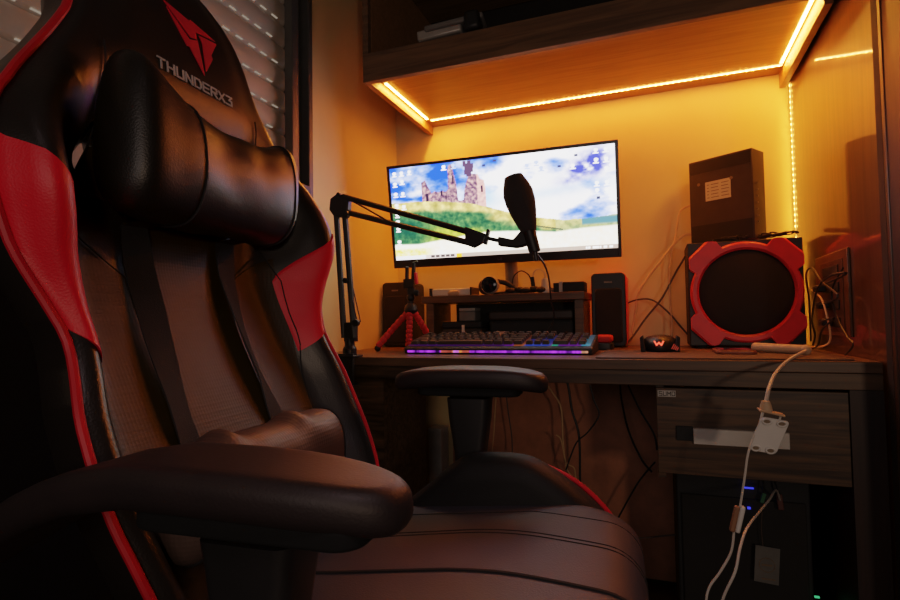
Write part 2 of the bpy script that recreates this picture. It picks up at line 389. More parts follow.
obj('printed_bar', MB().box(c+Vector((0, -.0012, 0)), (.020, .0008, .004)), M['ink'], tg); obj('printed_bar', MB().box(c+Vector((.002, -.0012, -.03)), (.026, .0008, .003)), M['ink'], tg)
obj('cord', MB().tube([p0, (p0+p1)/2+Vector((-.002, 0, 0)), p1+Vector((0, 0, .002))], .0009, 5), M['greyc'], tg)
p = at(763, 498, y=1.375); cg = thing('cable_plug', 'small green tipped connector hanging under the drawer beside the white cable', 'plug', p)
obj('plug_body', MB().box(p+Vector((0, 0, 0)), (.008, .006, .022), ry(.3)), mat('green_plastic', (.03, .16, .08), .5), cg, bevel=.001)
obj('plug_tail', MB().tube([p+Vector((0, 0, .01)), p+Vector((.002, 0, .03)), p+Vector((.0, .02, .05))], .0018, 6), M['blackc'], cg)
p = at(780, 502, y=1.375); cg = thing('cable_plug', 'reddish brown plug end hanging under the drawer right of the white cables', 'plug', p)
obj('plug_body', MB().box(p, (.012, .008, .034), ry(-.1)), mat('brown_plastic', (.10, .03, .02), .5), cg, bevel=.002)
obj('plug_tail', MB().tube([p+Vector((0, 0, .017)), p+Vector((-.004, 0, .03)), p+Vector((-.01, .02, .05))], .002, 6), M['blackc'], cg)
# white upright board on the floor by the back wall
a, b = at(428, 428, y=1.80), at(441, 430, y=1.80)
wb = thing('storage_box', 'tall narrow white box standing under the desk against the back wall', 'box', (a.x, 1.8, 0))
obj('body', MB().bb((a.x, 1.80, 0), (b.x, 1.872, a.z-.006)), mat('dull_white', (.85, .82, .74), .6), wb, bevel=.002)
obj('lid', MB().bb((a.x-.001, 1.798, a.z-.0055), (b.x+.001, 1.873, a.z)), mat('dull_white_lid', (.88, .85, .76), .6), wb, bevel=.001)

# ------------------------------------------------------------------ monitor riser
RY0, RY1 = 1.62, 1.80
rs = thing('monitor_riser', 'low brown desk shelf carrying the monitor', 'shelf', (-.43, 1.7, DZ))
obj('shelf_board', MB().bb((-.715, RY0, .897), (-.196, RY1, .920)), M['desktop'], rs, bevel=.002)
for x in (-.690, -.214): obj('leg', MB().bb((x-.013, RY0+.012, DZ), (x+.013, RY1-.01, .8965)), M['desktop'], rs, bevel=.001)
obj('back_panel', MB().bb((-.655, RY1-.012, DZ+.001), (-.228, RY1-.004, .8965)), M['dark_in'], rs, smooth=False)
RT = .9205
# ------------------------------------------------------------------ monitor
MC = Vector((-.437, 1.564, EZ+.331)); MW, MH = .699, .322
th, tl = .032, -.159
ma = Vector((math.cos(th), math.sin(th), 0)); mb_ = Vector((-math.sin(th)*math.sin(tl), math.cos(th)*math.sin(tl), math.cos(tl))); mn = ma.cross(mb_)  # toward viewer
def mp(u, v, d): return MC + ma*u + mb_*v + mn*d
mo = thing('monitor', 'ultrawide black monitor showing a ruined castle wallpaper', 'monitor', (-.437, 1.70, RT))
RM = Matrix((ma, mb_, mn)).transposed()
obj('rear_shell', MB().box(mp(0, 0, -.020), (MW-.01, MH-.01, .030), RM).box(mp(0, -.01, -.045), (.34, .18, .03), RM), M['blk'], mo, bevel=.004)
fr = MB()
bw, bt, bb_ = .009, .009, .026
fr.box(mp(-MW/2+bw/2, 0, 0), (bw, MH, .012), RM).box(mp(MW/2-bw/2, 0, 0), (bw, MH, .012), RM)
fr.box(mp(0, MH/2-bt/2, 0), (MW-2*bw, bt, .012), RM).box(mp(0, -MH/2+bb_/2, 0), (MW-2*bw, bb_, .012), RM)
bz = obj('bezel', fr, mat('bezel_plastic', (.035, .022, .018), .3), mo, bevel=.001)
obj('brand_lettering', strokes(MB(), 'LG', -.006, -MH/2+.010, .005, .006, .002, .001, lambda a, b, h: mp(a, b, .006+.0004*h)), M['legend'], bz, smooth=False)
# painted desktop picture (vertex colours on the screen)
NU, NV = 430, 190
U0, U1, V0, V1 = -MW/2+bw, MW/2-bw, -MH/2+bb_, MH/2-bt
def fbm(x, y, o=5, s=0): 
    v = 0; a = .5
    for i in range(o): v += a*noise.noise(Vector((x, y, s+i*7.3))); x *= 2.03; y *= 2.03; a *= .5
    return v
def mix(a, b, t): t = max(0, min(1, t)); return tuple(p+(q-p)*t for p, q in zip(a, b))
def sst(a, b, x): t = max(0, min(1, (x-a)/(b-a))); return t*t*(3-2*t)
def pl(x, P):
    if x <= P[0][0]: return P[0][1]
    for (a, b), (c, d) in zip(P, P[1:]):
        if x <= c: return b+(d-b)*(x-a)/(c-a)
    return P[-1][1]
castle = [(.150, .0), (.152, .82), (.172, .84), (.182, .78), (.190, .74), (.200, .70), (.215, .715), (.235, .70), (.25, .72), (.262, .70), (.272, .705), (.280, .73), (.284, .95), (.292, .975), (.304, .98), (.308, .92), (.313, .84), (.320, .76), (.324, .60), (.335, .59), (.350, .60), (.356, .70), (.366, .78), (.376, .83), (.386, .86), (.420, .85), (.430, .80), (.447, .78), (.452, .7), (.453, 0)]
def paint(u, v):
    n = fbm(u*6, v*4.5, 5)*1.25; n2 = fbm(u*2.4+3, v*5+1, 4, 11)
    hill = pl(u, [(0, .625), (.12, .625), (.25, .60), (.38, .555), (.46, .50), (.55, .43), (.66, .36), (.78, .31), (.9, .31), (1, .33)]) + .008*fbm(u*40, 1)
    # sky
    white = (1, .99, 1)
    blue = (.24, .40, .90)
    t = .60 + 2.0*n
    t += .55*sst(.30, .55, u)
    t -= .55*math.exp(-((u-.08)/.12)**2-((v-.80)/.10)**2) - .35*math.exp(-((u-.13)/.10)**2-((v-.70)/.04)**2)
    t -= .9*math.exp(-((u-.10)/.10)**2-((v-.66)/.035)**2)
    t -= .5*math.exp(-((u-.42)/.18)**2-((v-.93)/.05)**2)*(.6+2*n2); c = mix(blue, white, t)
    q = math.exp(-((u-.885)/.075)**2-((v-.80-.9*(u-.885))/.11)**2)*(1.0+2.4*n); c = mix(c, (.33, .36, .80), q*(.9+2.2*fbm(u*22, v*12, 4, 3)))
    q = math.exp(-((u-.66)/.07)**2-((v-.86)/.07)**2)*(1.0+3*n2); c = mix(c, (.60, .62, .92), q*1.0)
    q = math.exp(-((u-.75)/.26)**2-((v-.60-.2*(u-.75))/.05)**2); c = mix(c, (.80, .87, .97), q*.7)
    q = math.exp(-((u-.45)/.05)**2-((v-.60)/.10)**2); c = mix(c, (.66, .82, .96), q*.8)
    # castle
    if v < pl(u, castle) and v > hill-.12 and .150 < u < .453:
        s = .5+1.6*fbm(u*70, v*30, 3); c = mix((.40, .30, .40), (.82, .68, .66), s)
        if .415 < u < .452: c = mix(c, (1.0, .80, .74), .65)
        for (a, b, e, f) in ((.170, .60, .182, .70), (.242, .66, .252, .74), (.300, .78, .308, .86), (.432, .66, .440, .73), (.265, .62, .272, .66)):
            if a < u < e and b < v < f: c = (.26, .20, .30)
    if .352 < u < .415 and v > .82:      # broken turret top
        for (x, y, r) in ((.362, .97, .010), (.372, .93, .013), (.384, .96, .012), (.392, .91, .012), (.380, .88, .016), (.398, .94, .008), (.366, .88, .008)):
            if abs(u-x) < r*.75 and abs(v-y) < r*3: c = (.40, .32, .42)
    # hill
    if v < hill:
        d = hill-v; g = .5+1.3*fbm(u*26, v*13, 4); h = .5+1.2*fbm(u*9+4, v*8, 3, 5)
        top = mix((.62, .58, .36), (.98, .88, .62), g); g2 = .5+1.9*fbm(u*55, v*24, 4, 2); g = .5*g+.5*g2; mid = mix((.16, .34, .28), (.46, .60, .40), g); yel = mix((.60, .66, .25), (.90, .85, .42), g)
        c = mix(top, mid, sst(.06, .14, d + .08*(h-.5) + .10*sst(.55, .3, u)*0))
        c = mix(c, yel, sst(.20, .30, d+.12*(h-.5))*sst(.1, .25, u)*.8)
        c = mix(c, (.12, .34, .32), .6*math.exp(-((u-.05)/.12)**2-((v-.33)/.10)**2))
        path = pl(u, [(0, .175), (.12, .165), (.3, .215), (.45, .25), (.6, .235), (.75, .20), (.86, .22), (1, .23)])
        if u > .75: c = mix(c, mix((.55, .60, .45), (.86, .82, .62), g), .7)
        if u > .86: c = mix(c, (.40, .55, .60), sst(.05, .02, abs(v-.285)))
        c = mix(c, mix((1, .95, .86), (1, 1, .98), g), sst(path+.01, path-.015, v))
        if u < .22 and v < .13: c = mix(c, (.93, .86, .42), sst(.22, .12, u)*sst(.13, .10, v)*(g+.1))
        if abs(v-(pl(u, [(.58, .31), (.78, .215)])-.0)) < .008 and .58 < u < .78: c = mix(c, (.30, .34, .30), .7)
    # task bar
    if v < .042:
        c = (.94, .94, .96) if u < .15 else (.72, .66, .62) if u > .30 else (.85, .80, .78)
        for k in range(5):
            if abs(u-.185-.024*k) < .009 and .008 < v < .034: c = (.40, .36, .36)
        if .298 < u < .325: c = (.95, .75, .30)
        if .87 < u < .985 and .010 < v < .030 and fbm(u*90, 2, 1) > -.05: c = (1, 1, 1)
    # desktop icons
    def icon(x, y, col):
        return abs(u-x) < .0085 and abs(v-y) < .020 and not (abs(u-x) > .005 and abs(v-y-.004) > .011) or (abs(u-x) < .012 and abs(v-y+.028) < .005)
    for x, ys in ((.022, (.94, .83, .72, .60, .50, .42, .20)), (.058, (.94, .85, .72, .58)), (.097, (.945,)), (.265, (.955,)), (.31, (.96,)), (.925, (.955, .86, .64, .57)), (.965, (.955, .86, .77, .64, .57)), (.985, (.80,)), (.64, (.88,)), (.68, (.90,)), (.70, (.84,)), (.83, (.83,)), (.022, (.34,))):
        for y in ys:
            if icon(x, y, 0): c = (1, 1, 1) if (x < .3 or x > .82) else (.75, .80, .95)
    for x, y in ((.93, .50), (.775, .84), (.845, .93), (.45, .93), (.50, .965)):
        if abs(u-x) < .007 and abs(v-y) < .012: c = (.30, .32, .42)
    return c
me = bpy.data.meshes.new('screen'); vs = []; cols = []
for j in range(NV+1):
    for i in range(NU+1):
        u, v = i/NU, j/NV
        p = mp(U0+(U1-U0)*u, V0+(V1-V0)*v, .003); vs.append(p - Vector((-.437, 1.70, RT)))
        c = paint(u, v); cols += [*[q_**1.45 for q_ in lin(c)], 1]
fs = [(j*(NU+1)+i, j*(NU+1)+i+1, (j+1)*(NU+1)+i+1, (j+1)*(NU+1)+i) for j in range(NV) for i in range(NU)]
me.from_pydata(vs, [], fs); ca = me.color_attributes.new('Col', 'FLOAT_COLOR', 'POINT'); ca.data.foreach_set('color', cols)
me.materials.append(vcol_emis('screen_picture', 3.8, .25)); sc = bpy.data.objects.new('screen', me); COL.objects.link(sc); sc.parent = mo
obj('stand_neck', MB().tube([(-.442, 1.735, RT+.012), (-.440, 1.725, 1.02), (-.438, 1.655, 1.12), (-.437, 1.62, 1.15)], .021, 16), M['grey'], mo)
obj('stand_base', MB().lathe([(.001, RT), (.075, RT), (.075, RT+.006), (.03, RT+.012), (.001, RT+.013)], (-.44, 1.72, 0), n=40), M['blk'], mo)

# ------------------------------------------------------------------ stereo speakers
def speaker(cx, cy, rot, label):
    e = thing('desktop_speaker', label, 'speaker', (cx, cy, DZ), rot, 'pair of desktop speakers')
    return e
sp = speaker(-.866, 1.80, .0, 'black desktop speaker standing left of the monitor behind the tripod')
def fy(a, b, h): return Vector((a, h, b))
obj('shell', MB().prism(rrect(.104, .228, .016, cy=.116), .13, lambda a, b, h: (a, -.055+h, b)), M['blkm'], sp, bevel=.004, local=True)
obj('front_baffle', MB().prism(rrect(.101, .226, .014, cy=.116), .012, lambda a, b, h: (a, -.0665+h, b)), M['blk'], sp, bevel=.003, local=True)
obj('speaker_grille', MB().prism(rrect(.080, .165, .010, cy=.098), .006, lambda a, b, h: (a, -.0715+h, b)), M['grille'], sp, bevel=.003, local=True)
obj('badge', MB().box((0, -.0675, .200), (.024, .002, .005)), M['grey'], sp, local=True)
def dup(root, loc, rot, label):
    r = root.copy(); COL.objects.link(r); r.matrix_basis = Matrix.Translation(Vector(loc)) @ Matrix.Rotation(rot, 4, 'Z'); r['label'] = label
    for ch in list(root.children):
        c = ch.copy(); COL.objects.link(c); c.parent = r
        for g_ in list(ch.children):
            d = g_.copy(); COL.objects.link(d); d.parent = c
    return r
s2 = dup(sp, (-.1385, 1.80, DZ), 0, 'black desktop speaker with red shell, right of the monitor beside the small red box')
for c_ in s2.children:
    if c_.name.startswith('red_shell') or c_.name.startswith('shell'): c_.data = c_.data.copy(); c_.data.materials[0] = M['red']

# ------------------------------------------------------------------ things on and under the riser
def simple(name, label, cat, mb, m, bevel=0, group=None, **k): return tag(obj(name, mb, m, None, bevel, **k), label, cat, group)
def box_thing(name, label, cat, a, b, m, m2, rot=0, lidt=.25, group=None):
    """a closed case: body and a lid with its own seam"""
    a, b = Vector(a), Vector(b); e = thing(name, label, cat, ((a.x+b.x)/2, (a.y+b.y)/2, a.z), rot, group)
    w_, d_, h_ = b.x-a.x, b.y-a.y, b.z-a.z
    obj('body', MB().box((0, 0, h_*(1-lidt)/2), (w_, d_, h_*(1-lidt))), m, e, bevel=min(w_, h_)*.08, local=True)
    obj('lid', MB().box((0, 0, h_*(1-lidt/2)+.0003), (w_*.995, d_*.99, h_*lidt-.0006)), m2, e, bevel=min(w_, h_)*.05, local=True)
    return e
e = thing('hard_drive', 'flat pale silver case lying on the left of the desk shelf', 'case', (-.62, 1.68, RT))
obj('case', MB().bb((-.685, 1.640, RT), (-.555, 1.72, RT+.024)), M['white'], e, bevel=.004)
obj('end_cap', MB().bb((-.694, 1.638, RT), (-.686, 1.722, RT+.026)), M['blk'], e, bevel=.001)
obj('end_cap', MB().bb((-.554, 1.638, RT), (-.549, 1.722, RT+.026)), M['blk'], e, bevel=.001)
e = thing('stone_figure', 'small round beige lump in front of the silver case', 'ornament', (-.607, 1.632, RT))
obj('lump', MB().ball((-.607, 1.632, RT+.008), .020, 12, (1, .4, .5)), M['cork'], e)
obj('lump_foot', MB().box((-.607, 1.632, RT+.001), (.032, .012, .002)), M['grey'], e)
# smart watch like round gadget
e = thing('round_headset', 'round black earcup with a silver rim standing on the desk shelf', 'headphones', (-.50, 1.66, RT))
c = at(490, 283, y=1.645); c.z = RT+.030
obj('rim', MB().lathe([(.001, -.008), (.026, -.008), (.029, -.004), (.029, .004), (.026, .009), (.001, .009)], c, rx(PI/2) , 36), M['silver'], e)
obj('face', MB().lathe([(.001, .0), (.0255, .0), (.0255, .0035), (.018, .006), (.001, .007)], c+Vector((0, -.009, 0)), rx(PI/2), 36), M['glass'], e)
obj('cushion', MB().ball(c+Vector((-.018, .018, -.004)), .026, 16, (1.0, .7, 1)), M['foam'], e)
obj('band', MB().tube([c+Vector((.015, .015, .012)), c+Vector((.045, .02, .006)), c+Vector((.075, .022, -.012)), c+Vector((.09, .022, -.024))], .008, 8), M['blk'], e)
e = thing('cable_bundle', 'heap of black adapters and leads on the desk shelf right of the monitor neck', 'cables', (-.37, 1.66, RT))
hb = MB()
for i in range(5):
    x = -.425+.024*i; hb.ball((x, 1.655+.01*(i % 2), RT+.010+.003*(i % 2)), .016, 10, (1.1, 1, .62))
obj('adapter_heap', hb, M['blk'], e)
obj('lead', MB().tube([(-.425, 1.67, RT+.02), (-.418, 1.67, RT+.055), (-.395, 1.67, RT+.072), (-.372, 1.67, RT+.06), (-.362, 1.67, RT+.040)], .0022, 6), M['blackc'], e)
obj('plug', MB().box((-.358, 1.67, RT+.034), (.012, .01, .036), ry(-.1)), M['blk'], e, bevel=.002)
e = thing('power_plug', 'white plug with a pale lead standing on the desk shelf', 'plug', (-.325, 1.67, RT))
obj('plug_body', MB().lathe([(.001, 0), (.018, 0), (.018, .012), (.014, .02), (.012, .038), (.008, .045), (.001, .046)], (-.318, 1.665, RT), n=20), M['white'], e)
obj('lead', MB().tube([(-.318, 1.665, RT+.045), (-.320, 1.665, RT+.062), (-.338, 1.67, RT+.075), (-.355, 1.675, RT+.066), (-.362, 1.69, RT+.04)], .0018, 6), M['whitec'], e)
e = thing('small_clutter', 'dark coiled lead lying between the white plug and the flat black box', 'cable', (-.27, 1.65, RT))
cl = []
for i in range(40): a = i*.7; cl.append((-.312+.012*math.cos(a)*(1-.01*i), 1.690+.010*math.sin(a), RT+.003+.00035*i))
obj('coil', MB().tube(cl, .0022, 5, sub=3), M['blackc'], e); obj('coil_tie', MB().box((-.299, 1.690, RT+.008), (.004, .014, .016)), M['grey'], e)
e = thing('flat_case', 'flat black box with a silver end on the right of the desk shelf', 'case', (-.18, 1.67, RT))
obj('case', MB().bb((-.262, 1.64, RT), (-.198, 1.71, RT+.030)), M['blkm'], e, bevel=.003)
obj('silver_end', MB().bb((-.273, 1.64, RT), (-.2625, 1.71, RT+.032)), M['silver'], e, bevel=.001)
obj('dark_end', MB().bb((-.290, 1.642, RT), (-.2735, 1.708, RT+.028)), M['blkm'], e, bevel=.001)
# under the riser
box_thing('storage_carton', 'pale small carton lying on the dark case under the desk shelf', 'box', (-.600, 1.66, DZ+.088), (-.545, 1.72, DZ+.130), M['grey'], M['silver'])
box_thing('dark_case', 'dark brown case under the desk shelf beside the tripod', 'box', (-.655, 1.645, DZ), (-.52, 1.74, DZ+.087), M['router'], M['blkm'])
box_thing('black_case', 'wide black case filling the space under the desk shelf', 'box', (-.50, 1.66, DZ), (-.235, 1.78, DZ+.118), M['blkm'], M['router'])
e = thing('usb_adapter', 'small white upright adapter behind the keyboard under the desk shelf', 'adapter', (-.565, 1.60, DZ))
obj('stem', MB().bb((-.569, 1.597, DZ+.03), (-.561, 1.605, DZ+.076)), M['white'], e, bevel=.001)
obj('foot', MB().bb((-.582, 1.585, DZ), (-.548, 1.615, DZ+.0295)), M['grey'], e, bevel=.002)
e = thing('crumpled_paper', 'small crumpled grey paper behind the keyboard', 'paper', (-.44, 1.585, DZ))
pb = MB().ball((-.44, 1.585, DZ+.028), .032, 9, (.9, .7, .85))
for v in pb.bm.verts: v.co += Vector((noise.noise(v.co*60), noise.noise(v.co*60+Vector((5, 0, 0))), noise.noise(v.co*60+Vector((0, 9, 0)))))*.010
obj('crumpled_sheet', pb, M['grey'], e, smooth=False); obj('fold', MB().box((-.44, 1.56, DZ+.004), (.03, .02, .008), rz(.4)), M['silver'], e)
e = thing('small_red_box', 'small box with a red top right of the keyboard before the speaker', 'box', (-.12, 1.60, DZ))
a, b = at(594, 346, y=1.60), at(613, 346, y=1.60)
obj('black_base', MB().cushion(rrect(b.x-a.x, .07, .012, cx=(a.x+b.x)/2, cy=1.62), DZ, DZ+.020, .003), M['blk'], e)
obj('red_top', MB().cushion(rrect(b.x-a.x-.003, .066, .012, cx=(a.x+b.x)/2, cy=1.62), DZ+.0202, DZ+.042, .008), M['redr'], e)

# ------------------------------------------------------------------ keyboard
KX0, KX1, KY0, KY1 = -.655, -.150, 1.365, 1.515
kb = thing('keyboard', 'black mechanical keyboard with purple glowing front edge', 'keyboard', ((KX0+KX1)/2, KY0, DZ))
def kz(y): return DZ+.020+(y-KY0)*.17
obj('case', MB().loft([[Vector((x, KY0, DZ+.002)), Vector((x, KY0-.002, DZ+.014)), Vector((x, KY0+.004, kz(KY0))), Vector((x, KY1, kz(KY1))), Vector((x, KY1+.002, DZ+.006)), Vector((x, KY1, DZ+.002))] for x in (KX0, KX1)]), M['blk'], kb, bevel=.0015)
for x in (KX0+.04, KX1-.04):
    for y in (KY0+.012, KY1-.02): obj('foot', MB().bb((x-.012, y, DZ), (x+.012, y+.01, DZ+.0025)), M['blkm'], kb)
lb = bpy.data.meshes.new('light_bar'); n = 160; vs = []; cols = []; o0 = Vector(((KX0+KX1)/2, KY0, DZ))
for i in range(n+1):
    t = i/n; x = KX0+.01+(KX1-KX0-.02)*t
    for zz in (.0050, .0105):
        vs.append(Vector((x, KY0-.0022, DZ+zz))-o0)
    c = (.42, .04, 1.0)
    if .27 < t < .33 or .12 > t > .0 and False: c = (.9, .25, .05)
    if .155 < t < .175 or .27 < t < .29: q_ = 0
    if .20 < t < .27 or .33 < t < .37: c = (.45, .07, .05)
    if t > .965: c = (.9, .35, .2)
    if .28 < t < .31: c = (.75, .15, .9)
    q = max(.04, .55+.9*noise.noise(Vector((t*26, 0, 0)))+.5*noise.noise(Vector((t*90, 4, 0))))
    if .17 < t < .2: q *= .1
    for _ in (0, 1): cols += [c[0]*q, c[1]*q, c[2]*q, 1]
lb.from_pydata(vs, [], [(2*i, 2*i+2, 2*i+3, 2*i+1) for i in range(n)])
ca = lb.color_attributes.new('Col', 'FLOAT_COLOR', 'POINT'); ca.data.foreach_set('color', cols); lb.materials.append(vcol_emis('purple_light_bar', 1.6))
o = bpy.data.objects.new('light_bar', lb); COL.objects.link(o); o.parent = kb
gb = bpy.data.meshes.new('glow_plate'); vs = []; cols = []; n = 120
for i in range(n+1):
    t = i/n; x = KX0+.006+(KX1-KX0-.012)*t
    for j, y in enumerate((KY0+.012, KY0+.05, KY1-.004)):
        vs.append(Vector((x, y, kz(y)+.0004))-o0)
        c = (.25, .03, .5)
        if .66 < t < .8: c = (.05, .12, .9)
        if .8 < t < .84: c = (.05, .8, .5)
        if t > .95: c = (.1, .6, .9)
        if .60 < t < .66: c = (.7, .15, .05)
        q = [.30, .10, .05][j]*(1 if t > .55 else .35); cols += [c[0]*q, c[1]*q, c[2]*q, 1]
gb.from_pydata(vs, [], [(3*i+j, 3*i+3+j, 3*i+4+j, 3*i+1+j) for i in range(n) for j in (0, 1)])
ca = gb.color_attributes.new('Col', 'FLOAT_COLOR', 'POINT'); ca.data.foreach_set('color', cols); gb.materials.append(vcol_emis('key_glow', 1.3))
o = bpy.data.objects.new('glow_plate', gb); COL.objects.link(o); o.parent = kb
keymesh = {}
def keycap(wu):
    if wu in keymesh: return keymesh[wu]
    W = .0213*wu-.0035; k = MB()
    k.loft([[Vector((a, b, 0)) for a, b in rrect(W, .0175, .002, 2)], [Vector((a*((W-.004)/W), b*.76+.001, .0085)) for a, b in rrect(W, .0175, .002, 2)], [Vector((a*((W-.006)/W), b*.66+.001, .0092)) for a, b in rrect(W, .0175, .002, 2)]])
    # little legend bar on the sloped front side
    bm = k.bm; bmesh.ops.recalc_face_normals(bm, faces=bm.faces)
    m_ = bpy.data.meshes.new('keycap'); bm.to_mesh(m_); bm.free(); m_.materials.append(M['key']); keymesh[wu] = m_; return m_
rows = [[1]+[0]+[1]*4+[-.5]+[1]*4+[-.5]+[1]*4+[-.25]+[1]*3,
        [1]*13+[2]+[-.25]+[1]*3+[-.25]+[1]*4, [1.5]+[1]*12+[1.5]+[-.25]+[1]*3+[-.25]+[1]*4,
        [1.75]+[1]*11+[2.25]+[-3.5]+[1]*3, [2.25]+[1]*10+[2.75]+[-1.25]+[1]+[-1.25]+[1]*4, [1.25]*3+[6.25]+[1.25]*4+[-.25]+[1]*3+[-.25]+[2, 1, 1]]
slope = math.atan(.17)
for r, row in enumerate(rows):
    y = KY1-.014-r*.0222-(.0 if r == 0 else .003); x = KX0+.010
    for w_ in row:
        if w_ > 0:
            k = bpy.data.objects.new('keycap', keycap(w_)); COL.objects.link(k); k.parent = kb
            k.location = Vector((x+.0213*w_/2, y, kz(y)+.0035))-o0; k.rotation_euler = (slope-.02*(2.5-r), 0, 0); x += .0213*w_
        else: x += .0213*(-w_ if w_ < 0 else 1)
simple('mouse_pad', 'thin dark brown mat lying along the front of the desk under the mouse', 'mouse pad', MB().cushion(rrect(.485, .30, .012, cx=.110, cy=1.400), DZ+.0002, DZ+.0034, .001), M['mat_'])
# mouse
mz = DZ+.0036
ms = thing('computer_mouse', 'black gaming mouse with a glowing red emblem', 'mouse', (0, 1.47, mz))
def mouse_ring(z, s): return [Vector((.004+s*.040*math.cos(a)*(1+.12*math.cos(2*a)), 1.505+s*.062*math.sin(a), z)) for a in [2*PI*i/28 for i in range(28)]]
obj('body', MB().loft([mouse_ring(mz, .92), mouse_ring(mz+.006, 1.0), mouse_ring(mz+.018, .98), mouse_ring(mz+.030, .86), mouse_ring(mz+.038, .62), mouse_ring(mz+.041, .3), mouse_ring(mz+.0415, .05)]), M['blk'], ms, angle=60)
for sx in (-1, 1):
    wmb = MB().prism([(0, 0), (.012, .0), (.014, .036), (.007, .040), (.002, .012)], .075, lambda a, b, h, s_=sx: (.004+s_*(.033+a), 1.452+h, mz+b))
    obj('side_wing', wmb, M['blkm'], ms, bevel=.002)
obj('emblem', strokes(MB(), 'W', -.010, mz+.018, .020, .008, 0, .0028, lambda a, b, h: Vector((a+.002, 1.4415-.003*h+(b-mz-.018)*.9, b))), M['mled'], ms, smooth=False)
sb = MB()
for i in range(4): sb.box((.034+.0035*i, 1.4495, mz+.008+.002*(3-i)), (.0018, .002, .014-.002*i), ry(.5))
obj('side_stripes', sb, mat('dim_red', (.4, .02, .02), .5, emit=(1, .1, .05), es=.25), ms, smooth=False)
# phone and stick
e = thing('mobile_phone', 'flat phone with an orange-lit face lying before the subwoofer', 'phone', (.165, 1.40, DZ+.0036))
obj('body', MB().cushion(rrect(.082, .125, .012, cx=.165, cy=1.435), DZ+.0036, DZ+.0120, .003), mat('phone_case', (.30, .07, .03), .4), e)
obj('screen_glass', MB().cushion(rrect(.072, .112, .008, cx=.165, cy=1.435), DZ+.0121, DZ+.0130, .0004), M['glass'], e)
a, b = Vector((.212, 1.475, DZ+.0155)), Vector((.300, 1.385, DZ+.0135))
e = thing('wooden_stick', 'short pale round wooden stick lying before the subwoofer', 'stick', a)
d = b-a
obj('shaft', MB().tube([a, a+d*.03, a+d*.5, a+d*.97, b], lambda t: .0105*(1-.25*(1 if t < .01 or t > .99 else 0)), 16, smooth=False), M['cork'], e)
obj('end_knob', MB().ball(b, .0112, 12), M['cork'], e)

# ------------------------------------------------------------------ octopus tripod
tp = thing('phone_tripod', 'flexible red legged mini tripod with a black phone clamp', 'tripod', (-.70, 1.55, DZ))
H0 = at(411, 308, y=1.52)
def seg_leg(p0, p1, p2):
    P = catmull([Vector(p0), Vector(p1), Vector(p2)], 12); mb = MB()
    L = [0]
    for a, b in zip(P, P[1:]): L.append(L[-1]+(b-a).length)
    T = L[-1]; n = 96
    Q = []
    for i in range(n+1):
        s_ = T*i/n; j = next(k for k in range(len(L)-1) if L[k+1] >= s_-1e-9); t = (s_-L[j])/max(1e-9, L[j+1]-L[j]); Q.append(P[j].lerp(P[j+1], t))
    nb = 8
    return mb.tube(Q, lambda t: .0095*(.82+.26*abs(math.sin(PI*nb*t))**.5), 12, smooth=False), P[-1]
feet = [at(384, 347, y=1.46), at(431, 331, y=1.56), at(410, 341, y=1.48)]
feet = [Vector((f.x, f.y, DZ+.010)) for f in feet]
feet = [Vector((-.795, 1.47, DZ+.010)), Vector((-.672, 1.60, DZ+.010)), Vector((-.705, 1.50, DZ+.010))]; 
for f, k in zip(feet, ((-.02, 0), (.02, 0), (0, -.01))):
    top = H0+Vector((k[0]*.5, k[1], -.012)); mid = (top+f)/2+Vector((k[0]*.4, 0, -.004))
    mb, end = seg_leg(top, mid, f+Vector((0, 0, .004)))
    lg = obj('leg', mb, M['redr'], tp, angle=80)
    obj('rubber_foot', MB().ball(f+Vector((0, 0, 0)), .0098, 10), M['blk'], lg)
obj('hub', MB().lathe([(.001, -.018), (.016, -.018), (.022, -.008), (.018, .008), (.010, .014), (.010, .02), (.001, .021)], H0, n=20), M['blk'], tp)
obj('ball_head', MB().ball(H0+Vector((0, 0, .032)), .013, 12).box(H0+Vector((.003, 0, .052)), (.022, .016, .024)), M['blk'], tp, bevel=.002)
obj('locking_knob', MB().lathe([(.001, 0), (.009, 0), (.009, .012), (.001, .012)], H0+Vector((.016, -.002, .045)), ry(PI/2), 14), M['blkm'], tp)
obj('phone_clamp', MB().box(H0+Vector((-.004, -.004, .075)), (.034, .014, .028)).box(H0+Vector((-.010, -.004, .105)), (.008, .014, .045), ry(.03)).box(H0+Vector((.012, -.004, .112)), (.009, .014, .055), ry(.06)), M['blk'], tp, bevel=.002)
obj('clamp_screw', MB().tube([H0+Vector((.014, -.004, .138)), H0+Vector((.026, -.004, .142))], .003, 8), M['blk'], tp)
obj('red_pad', MB().box(H0+Vector((.021, -.004, .090)), (.008, .014, .036), ry(-.08)), M['red'], tp, bevel=.002)

# ------------------------------------------------------------------ microphone arm
YM = 1.225
am = thing('boom_stand', 'black scissor microphone arm clamped to the left front desk edge', 'microphone arm', (-.765, YM, DZ))
def rod(name, a, b, r=.0055, parent=am, m='blk', n=8):
    return obj(name, MB().tube([a, b], r, n, smooth=False), M[m], parent)
J = at(340, 205, y=YM); Bz = at(349, 352, y=YM)
bx = MB().box(Vector((Bz.x, YM+.004, DZ+.003)), (.05, .05, .006)).box(Vector((Bz.x, YM-.013, DZ-.03)), (.045, .008, .08)).box(Vector((Bz.x, YM+.015, DZ-.068)), (.045, .05, .006))
obj('desk_clamp', bx, M['blk'], am, bevel=.002)
obj('clamp_screw', MB().lathe([(.001, -.12), (.014, -.12), (.014, -.112), (.005, -.110), (.005, -.058), (.012, -.056), (.012, -.0235), (.001, -.0235)], (Bz.x, YM+.022, DZ), n=14), M['metal'], am)
